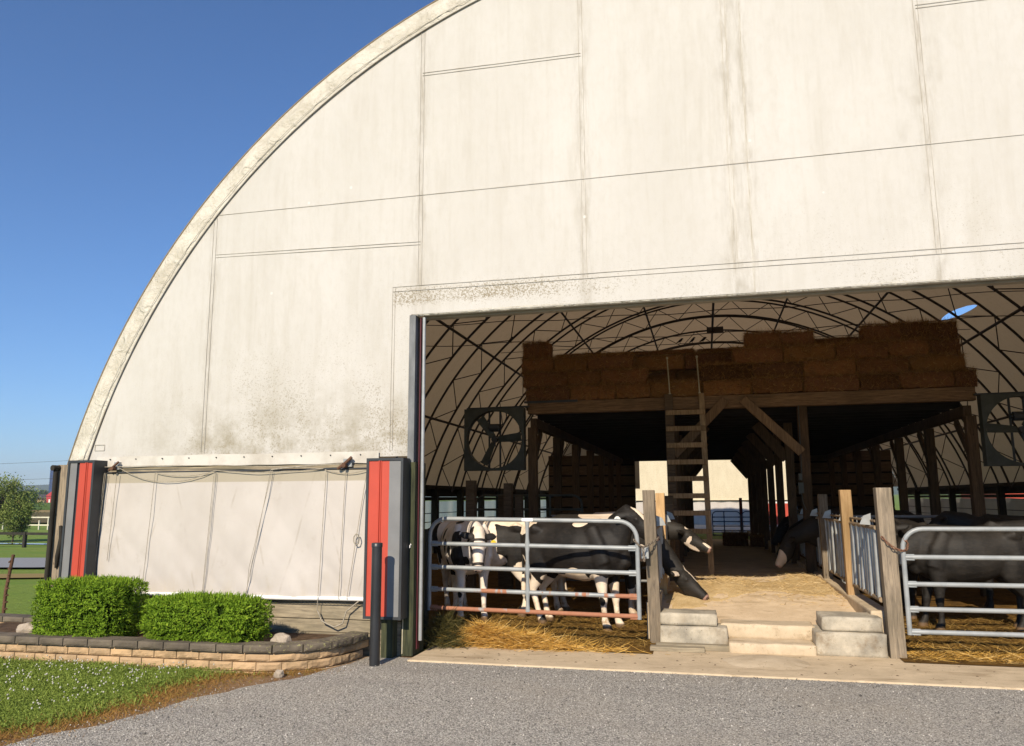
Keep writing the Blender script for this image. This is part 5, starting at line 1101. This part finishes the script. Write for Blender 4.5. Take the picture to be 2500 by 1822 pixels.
def hedge(x0, x1, y0, y1, z0, z1, rnd_, lab, seed, n=15000):
    t = thing('hedge', lab, 'hedge', ((x0+x1)/2, (y0+y1)/2, z0), 'clipped hedges in the bed')
    c = np.array([(x0+x1)/2, (y0+y1)/2, (z0+z1)/2]); h = np.array([(x1-x0)/2, (y1-y0)/2, (z1-z0)/2])
    def surf(n):
        d = rng.normal(size=(n, 3)); d /= np.linalg.norm(d, axis=1)[:, None]; w_ = 1/(np.sum(np.abs(d)**rnd_, 1)**(1/rnd_)); p = d*w_[:, None]
        # spread evenly: sample box surface instead of directions
        p2 = rng.uniform(-1, 1, (n, 3)); ax = rng.choice(3, n, p=(h[1]*h[2]/(h[1]*h[2]+h[0]*h[2]+h[0]*h[1]), h[0]*h[2]/(h[1]*h[2]+h[0]*h[2]+h[0]*h[1]), h[0]*h[1]/(h[1]*h[2]+h[0]*h[2]+h[0]*h[1])))
        sg = np.where(rng.random(n) < .5, -1, 1); p2[np.arange(n), ax] = sg; nr = np.sum(np.abs(p2)**rnd_, 1)**(1/rnd_); return p2/nr[:, None]
    p = surf(n); q = np.array([mnoise.noise((a*3+seed, b*3, cc*3))*.12+mnoise.noise((a*8+seed, b*8, cc*8))*.11 for a, b, cc in p]); depth = rng.random(n)**1.6*.20
    gp = np.array([mnoise.noise((a*7+seed, b*7, cc*7+4)) for a, b, cc in p]); depth = depth+np.where(gp < -.22, .22, 0); P = c+p*h*(1+q-depth)[:, None]; nr = np.sign(p)*np.abs(p)**(rnd_-1)/h; nr /= np.linalg.norm(nr, axis=1)[:, None]; nr += rng.normal(size=(n, 3))*.55+np.array([0, 0, .25]); nr /= np.linalg.norm(nr, axis=1)[:, None]
    V, F = leaves(P, nr, rng.uniform(.009, .020, n)); tone = np.clip(rng.uniform(0, .8, n)+q*1.8, 0, 1)
    sp = surf(n//5); qs = np.array([mnoise.noise((a*3+seed, b*3, cc*3))*.10 for a, b, cc in sp]); Ps = c+sp*h*(1+qs-.03)[:, None]; ns = np.sign(sp)*np.abs(sp)**(rnd_-1)/h; ns /= np.linalg.norm(ns, axis=1)[:, None]; ns += rng.normal(size=ns.shape)*.5+np.array([0, 0, .4]); ns /= np.linalg.norm(ns, axis=1)[:, None]
    V2, F2 = strands(Ps, ns, rng.uniform(.02, .06, len(Ps)), rng.uniform(.006, .012, len(Ps)))
    t1 = fastmesh('foliage', np.concatenate([V-np.array(t.location), V2-np.array(t.location)]), np.concatenate([F, F2+len(V)]), {'tone': np.concatenate([np.repeat(tone, 4), np.repeat(rng.uniform(.2, .9, len(Ps)), 6)])})
    link('foliage', t1, 'hedge_leaf', t)
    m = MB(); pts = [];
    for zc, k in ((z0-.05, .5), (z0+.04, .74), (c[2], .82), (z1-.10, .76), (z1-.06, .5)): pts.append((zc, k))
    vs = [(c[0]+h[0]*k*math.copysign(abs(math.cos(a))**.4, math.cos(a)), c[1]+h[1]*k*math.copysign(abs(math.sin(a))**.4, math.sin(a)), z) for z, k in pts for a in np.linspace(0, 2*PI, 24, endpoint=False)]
    m.add(vs, [(j*24+i, j*24+(i+1) % 24, (j+1)*24+(i+1) % 24, (j+1)*24+i) for j in range(4) for i in range(24)]+[tuple(range(96, 120))], True); part('dark_core', m, 'hedge_core', t)  # solid near-black core, painted shade between the leaves
hedge(-7.12, -6.1, 7.16, 7.82, .19, .79, 6.5, 'taller box-clipped bright green hedge at the left end of the bed', 1, 26000)
hedge(-5.80, -4.42, 7.16, 7.66, .19, .665, 3.8, 'lower rounded bright green hedge in front of the white curtain', 6, 30000)
def rock(x, y, z, r, lab):
    bm = bmesh.new(); bmesh.ops.create_icosphere(bm, subdivisions=4, radius=1)
    for v in bm.verts:
        c = v.co.copy(); k = 1+.25*mnoise.noise(c*1.3+Vector((x, y, 0)))+.10*mnoise.noise(c*3.5); v.co = Vector((c.x*r[0]*k, c.y*r[1]*k, c.z*r[2]*k))
    me = bpy.data.meshes.new('rock'); bm.to_mesh(me); bm.free(); tag(link('rock', me, 'stone', None, (x, y, z)), lab, 'rock', 'rocks in the bed')
rock(-4.22, 7.40, .22, (.11, .09, .10), 'pale pointed rock at the right foot of the lower hedge'); rock(-7.42, 7.5, .23, (.12, .1, .085), 'pale rock at the left foot of the taller hedge')
rock(-4.02, 7.02, .01, (.05, .05, .045), 'small grey stone on the dirt below the curved wall corner')
m = MB(); m.tube([(-9.35, 9.0, -.2), (-9.34, 9.0, .45), (-9.27, 9.0, .93)], .022, 7)
for z in np.arange(.2, .9, .09): m.tube([(-9.33, 9.0, z), (-9.28, 8.98, z+.015)], .014, 5)
single('stake', m, 'rust', 'thin rusty notched stake standing in the grass at the left frame edge', 'stake', (-9.35, 9.0, 0))

# ------------------------------------------------------------------ the country to the left
def strip(name, pts_near, pts_far, mat, lift):
    m = MB(); n = 24; vs = []
    for k in range(n+1):
        for P in (pts_near, pts_far):
            t = k/n*(len(P)-1); i = min(int(t), len(P)-2); f = t-i; x = P[i][0]+(P[i+1][0]-P[i][0])*f; y = P[i][1]+(P[i+1][1]-P[i][1])*f; vs.append((x, y, terrain(x, y)+lift))
    m.add(vs, [(2*k, 2*k+2, 2*k+3, 2*k+1) for k in range(n)], True); return struct(name, m, mat)
def subdiv_strip(name, x0, x1, y0, y1, mat, lift, nx=14, ny=10):
    m = MB(); m.v = [(x0+(x1-x0)*i/nx, y0+(y1-y0)*j/ny, terrain(x0+(x1-x0)*i/nx, y0+(y1-y0)*j/ny)+lift) for j in range(ny+1) for i in range(nx+1)]
    m.f = [(j*(nx+1)+i, j*(nx+1)+i+1, (j+1)*(nx+1)+i+1, (j+1)*(nx+1)+i) for j in range(ny) for i in range(nx)]; m.sm = [True]*len(m.f); return struct(name, m, mat)
strip('farm_road', [(-40, 16.5), (-26, 17.8), (-20, 20.2), (-14, 28), (-12, 40)], [(-40, 24.5), (-30, 26.5), (-25, 29), (-19, 36), (-16, 46)], 'road_grey', .07)
strip('dry_grass_strip', [(-40, 12.8), (-24, 14.4), (-16.6, 15.5), (-11.6, 18.6)], [(-40, 14.4), (-25, 16.0), (-18.0, 17.2), (-12.4, 20.6)], 'field_tan', .05)
subdiv_strip('tan_field', -330, -40, 185, 215, 'field_tan', .25); subdiv_strip('brown_field', -330, -40, 110, 184, 'field_brown', .25); subdiv_strip('green_field', -700, -100, 216, 440, 'field_green', .3)
m = MB(); m.add([(x, y, terrain(-48, 51)+.06+.0) for x, y in ((-60, 51.7), (-52, 51.0), (-47, 50.8), (-43, 51.5), (-44, 52.2), (-50, 52.5), (-58, 52.3))], [tuple(range(7))]); struct('puddle', m, 'water')
m = MB(); P = [(-62, 48.6), (-55, 47.4), (-44.2, 46.9), (-34, 47.6), (-26, 49.5)]; ff = thing('rail_fence', 'dark post and rail fence along the pasture beyond the farm road', 'fence', (-44.2, 46.9, terrain(-44.2, 46.9)))
for x, y in [(-62, 48.6), (-58.3, 48), (-54.6, 47.4), (-51.1, 47.25), (-47.6, 47.05), (-44.2, 46.9), (-40.8, 47.1), (-37.4, 47.3), (-34, 47.6), (-30, 48.5), (-26, 49.5)]:
    z = terrain(x, y); m = MB(); m.box(x-.10, x+.10, y-.1, y+.1, z-.2, z+1.12); part('post', m, 'dark_rail', ff)
for h_ in (1.0,):
    for a, b in zip(P[:-1], P[1:]): m = MB(); m.bar((*a, terrain(*a)+h_), (*b, terrain(*b)+h_), .06, .18); part('rail', m, 'dark_rail', ff)
cf = thing('board_fence', 'pale board corral fence on the field behind the dark rail fence', 'fence', (-92, 90, terrain(-92, 90)))
for i in range(10):
    x = -96+i*1.9+.4*(i % 2); y = 91; z = terrain(x, y); m = MB(); m.box(x-.07, x+.07, y-.07, y+.07, z-.3, z+(1.75 if i % 3 else 1.3)); part('post', m, 'white_fence', cf)
for h_ in (.65, 1.7): m = MB(); m.bar((-95.5, 90.9, terrain(-95, 91)+h_), (-78, 90.9, terrain(-78, 91)+h_), .05, .16); part('rail', m, 'white_fence', cf)
# silo, farm buildings and vehicles on the rise
def atm(px, py, Y_):    # only used to choose these far sites; the numbers are metres
    return px, py, Y_
m = MB(); m.tube([(-435.2, 450, -1), (-435.2, 450, 22.8)], 2.9, 24); sl = single('silo', m, 'silo_blue', 'tall dark blue silo beside the red barn on the horizon', 'silo', (-435.2, 450, 0))
m = MB(); m.tube([(-435.2, 450, 22.8), (-435.2, 450, 24.2), (-435.2, 450, 24.8)], [2.9, 2., .2], 24); part('dome', m, 'silo_blue', sl)
m = MB()
for z in np.arange(2, 22, 2.1): m.tube([(-435.2, 450, z), (-435.2, 450, z+.18)], 2.95, 24)
part('band', m, 'dark_metal', sl)
def shed(x0, x1, y0, y1, h, rh, wall, roof, lab, nm='barn_building', cat='barn'):
    z = terrain((x0+x1)/2, y0)-.5; t = thing(nm, lab, cat, ((x0+x1)/2, y0, z)); m = MB(); m.box(x0, x1, y0, y1, z, z+h); part('wall', m, wall, t)
    ym = (y0+y1)/2; m = MB(); m.prism([(y0-.5, z+h), (y1+.5, z+h), (ym, z+h+rh)], 'x', x0-.6, x1+.6); part('roof', m, roof, t)
    for k in range(3): xx = x0+(x1-x0)*(.2+.3*k); m = MB(); m.box(xx-.6, xx+.6, y0-.06, y0-.01, z+.6, z+2.9); part('door', m, 'white_bit' if k == 0 else 'dark_metal', t)
    return t
shed(-421, -408, 430, 440, 5.0, 3.4, 'barn_red', 'barn_red', 'bright red barn at the horizon just left of the white building')
shed(-452, -437.5, 446, 456, 3.6, 2.6, 'dark_red', 'far_roof', 'long dark maroon shed left of the far red barn')
shed(-486, -476, 446, 456, 4, 2.6, 'barn_red', 'far_roof', 'small red shed half hidden by the leaning tree at left')
m = MB(); x, y = -421, 425; z = terrain(x, y); m.prism([(-5, .5), (5, .5), (5, 1.3), (2.5, 1.5), (1.5, 2.4), (-3, 2.4), (-4.6, 1.5), (-5, 1.3)], 'y', -1, 1); m.v = [(v[0]*.9+x, v[1]+y, v[2]+z) for v in m.v]
cr = single('parked_car', m, 'field_tan', 'pale car parked before the far maroon shed', 'car', (x, y, z))
for dx in (-3, 3): m = MB(); m.tube([(x+dx, y-1.1, z+.6), (x+dx, y+1.1, z+.6)], .6, 12); part('wheel', m, 'black_pipe', cr)
def tree(x, y, H, Rd, mat, lab, seed, n=5200, lf=.12, droop=0., clumps=26, trunkr=.14, lean=0, grp='trees left of the barn', zc=.62):
    r = np.random.default_rng(seed); z = terrain(x, y)-.1; t = thing('tree', lab, 'tree', (x, y, z), grp)
    m = MB(); top = Vector((x+lean*H*.6, y, z+H*.62)); m.tube([(x, y, z), (x+lean*H*.2, y, z+H*.25), top], [trunkr, trunkr*.8, trunkr*.35], 8)
    C = []
    for k in range(clumps):
        a = r.uniform(0, 2*PI); q = r.uniform(.15, 1)**.7; zz = r.uniform(-.75, .95); rad = Rd*math.sqrt(max(.08, 1-zz*zz))*q; c = Vector((x+lean*H*.5+rad*math.cos(a), y+rad*math.sin(a), z+H*(zc+.36*zz)-droop*q*H*.15)); C.append(c)
        if k % 2 == 0: b = Vector((x+lean*H*.3, y, z+H*r.uniform(.25, .55))); m.tube([b, b.lerp(c, .5)+Vector((0, 0, .05*H)), c], [trunkr*.35, trunkr*.22, trunkr*.07], 5)
    part('trunk', m, 'bark', t); C = np.array([tuple(c) for c in C]); i = r.integers(0, clumps, n); g_ = r.normal(size=(n, 3)); g_ /= np.linalg.norm(g_, axis=1)[:, None]; g_ *= (r.random(n)**.45)[:, None]*Rd*.34*r.uniform(.6, 1.2, clumps)[i][:, None]; g_[:, 2] *= .8
    if droop: g_[:, 2] -= r.random(n)*droop*H*.22
    P = C[i]+g_; nr = g_+r.normal(size=(n, 3))*Rd*.25; nr /= np.linalg.norm(nr, axis=1)[:, None]; V, F = leaves(P-np.array(t.location), nr, r.uniform(.6, 1.3, n)*lf); tone = np.clip(r.uniform(0, .7, n)+(r.random(clumps)[i]-.5)*.5, 0, 1)
    link('crown', fastmesh('crown', V, F, {'tone': np.repeat(tone, 4)}), mat, t); return t
tree(-58.9, 55, 6.7, 2.9, 'willow_leaf', 'pale green drooping tree at the left frame edge behind the dark fence', 3, 17000, .10, .9, 40, .12, .02)
tree(-57.4, 55.5, 5.0, 1.2, 'willow_leaf', 'narrow right-hand part tree leaning beside the drooping pale green tree', 8, 7000, .095, .9, 22, .07, .03)
tree(-397, 395, 7.4, 3.6, 'tree_leaf', 'round green tree in front of the far maroon shed', 5, 3000, .5, 0, 26, .3)
tree(-472, 480, 8.5, 5, 'tree_leaf', 'dark rounded tree left of the blue silo on the horizon', 6, 2600, .6, 0, 24, .4)
tree(-497, 490, 8, 8, 'tree_leaf', 'broad tree behind the maroon shed roof', 9, 2600, .6, 0, 24, .4)
def hill(name, y, hmax, seed, xa, xb, mat, base):
    m = MB(); n = 140; vs = []
    for i in range(n+1):
        x = xa+(xb-xa)*i/n; h = hmax*(.82+.18*mnoise.noise((x*.00075+seed, 0, 0)))+hmax*.10*mnoise.noise((x*.004, seed, 0))+hmax*.03*mnoise.noise((x*.03, seed, 0))
        for k, (dy, q) in enumerate(((0, 0), (200, .45), (420, .85), (600, 1.), (1200, .6), (1800, 0))): vs.append((x, y+dy+60*mnoise.noise((x*.003, dy, seed)), base+h*q*(1+.05*mnoise.noise((x*.012, dy*.01, seed)))))
    m.add(vs, [(i*6+k, (i+1)*6+k, (i+1)*6+k+1, i*6+k+1) for i in range(n) for k in range(5)], True); struct(name, m, mat)
hill('hills', 1500, 66, 1.3, -4200, 2600, 'hill_wood', 3)
for k, (h_, lab) in enumerate(((13.4, 'upper faint overhead wire crossing the sky left of the barn'), (10.0, 'lower faint overhead wire crossing the sky left of the barn'))):
    m = MB(); P0 = Vector((-150, 95, h_*0+1.65)); pts = [(-190+150*t, 118-30*t, (7.6 if k == 0 else 5.0)+1.2*(2*t-1)**2) for t in np.linspace(0, 1, 20)]; m.tube(pts, .022, 5); single('overhead_wire', m, 'wire', lab, 'wire', pts[0], 'overhead wires')

# ------------------------------------------------------------------ the second barn beyond the far doorway, and red siding to the right
m = MB(); m.box(-9, 14, 40.3, 51.9, -.3, -.012); struct('farm_yard', m, 'road_grey')
fb = thing('far_barn', 'second white fabric barn with red siding seen through the far doorway', 'barn', (1, 52, 0))
m = MB(); r_ = 9.2; cx = 1.5; A = np.linspace(math.asin(1.5/r_), PI-math.asin(1.5/r_), 40); m.add([(cx+r_*math.cos(a), 52, r_*math.sin(a)) for a in A], [tuple(range(40))[::-1]]); part('end_wall', m, 'far_fabric', fb)
m = MB(); m.add([(cx+r_*math.cos(a), y, r_*math.sin(a)) for y in (52.02, 78) for a in A], [(i, i+1, 41+i, 40+i) for i in range(39)], True); part('roof_cover', m, 'rim_fabric', fb)
m = MB(); n = 60; m.add([(-8+11.4*i/n, 51.96-.03*math.sin(i*1.3), z) for i in range(n+1) for z in (-.1, 1.42)], [(2*i, 2*i+2, 2*i+3, 2*i+1) for i in range(n)], True); part('roll_up_curtain', m, 'curtain_fabric', fb)
m = MB(); m.box(-8, 10.6, 51.9, 51.98, 1.425, 1.50); part('curtain_header', m, 'white_strip', fb)
m = MB(); m.box(3.42, 10.6, 51.93, 51.99, -.1, 1.30)
for x in np.arange(3.6, 10.5, .3): m.box(x, x+.03, 51.91, 51.928, -.1, 1.29)
part('red_siding', m, 'red_paint', fb)
m = MB(); m.box(3.42, 10.6, 51.94, 51.99, 1.305, 1.42); part('trim_strip', m, 'white_strip', fb)
rs = thing('red_shed', 'red sided shed glimpsed through the right side wall of the barn', 'shed', (15.5, 36, 0))
m = MB(); m.box(12.5, 22, 38, 44, -.1, 2.2); part('wall', m, 'red_paint', rs); m = MB(); m.prism([(37.5, 2.2), (44.5, 2.2), (41, 4.2)], 'x', 12, 22.5); part('roof', m, 'far_roof', rs)

# ------------------------------------------------------------------ the air: the far hills and farm fade a little into it
m = MB(); m.box(-4600, 3200, -75, 4300, -4.5, 190)
g = G('air'); o_ = g.new('ShaderNodeOutputMaterial'); v_ = g.new('ShaderNodeVolumePrincipled'); v_.inputs['Color'].default_value = (.80, .90, 1, 1); v_.inputs['Density'].default_value = .00022; v_.inputs['Anisotropy'].default_value = .1
g.t.links.new(v_.outputs[0], o_.inputs['Volume']); MT['air'] = g.m
hz = struct('haze', m, 'air', 'stuff')
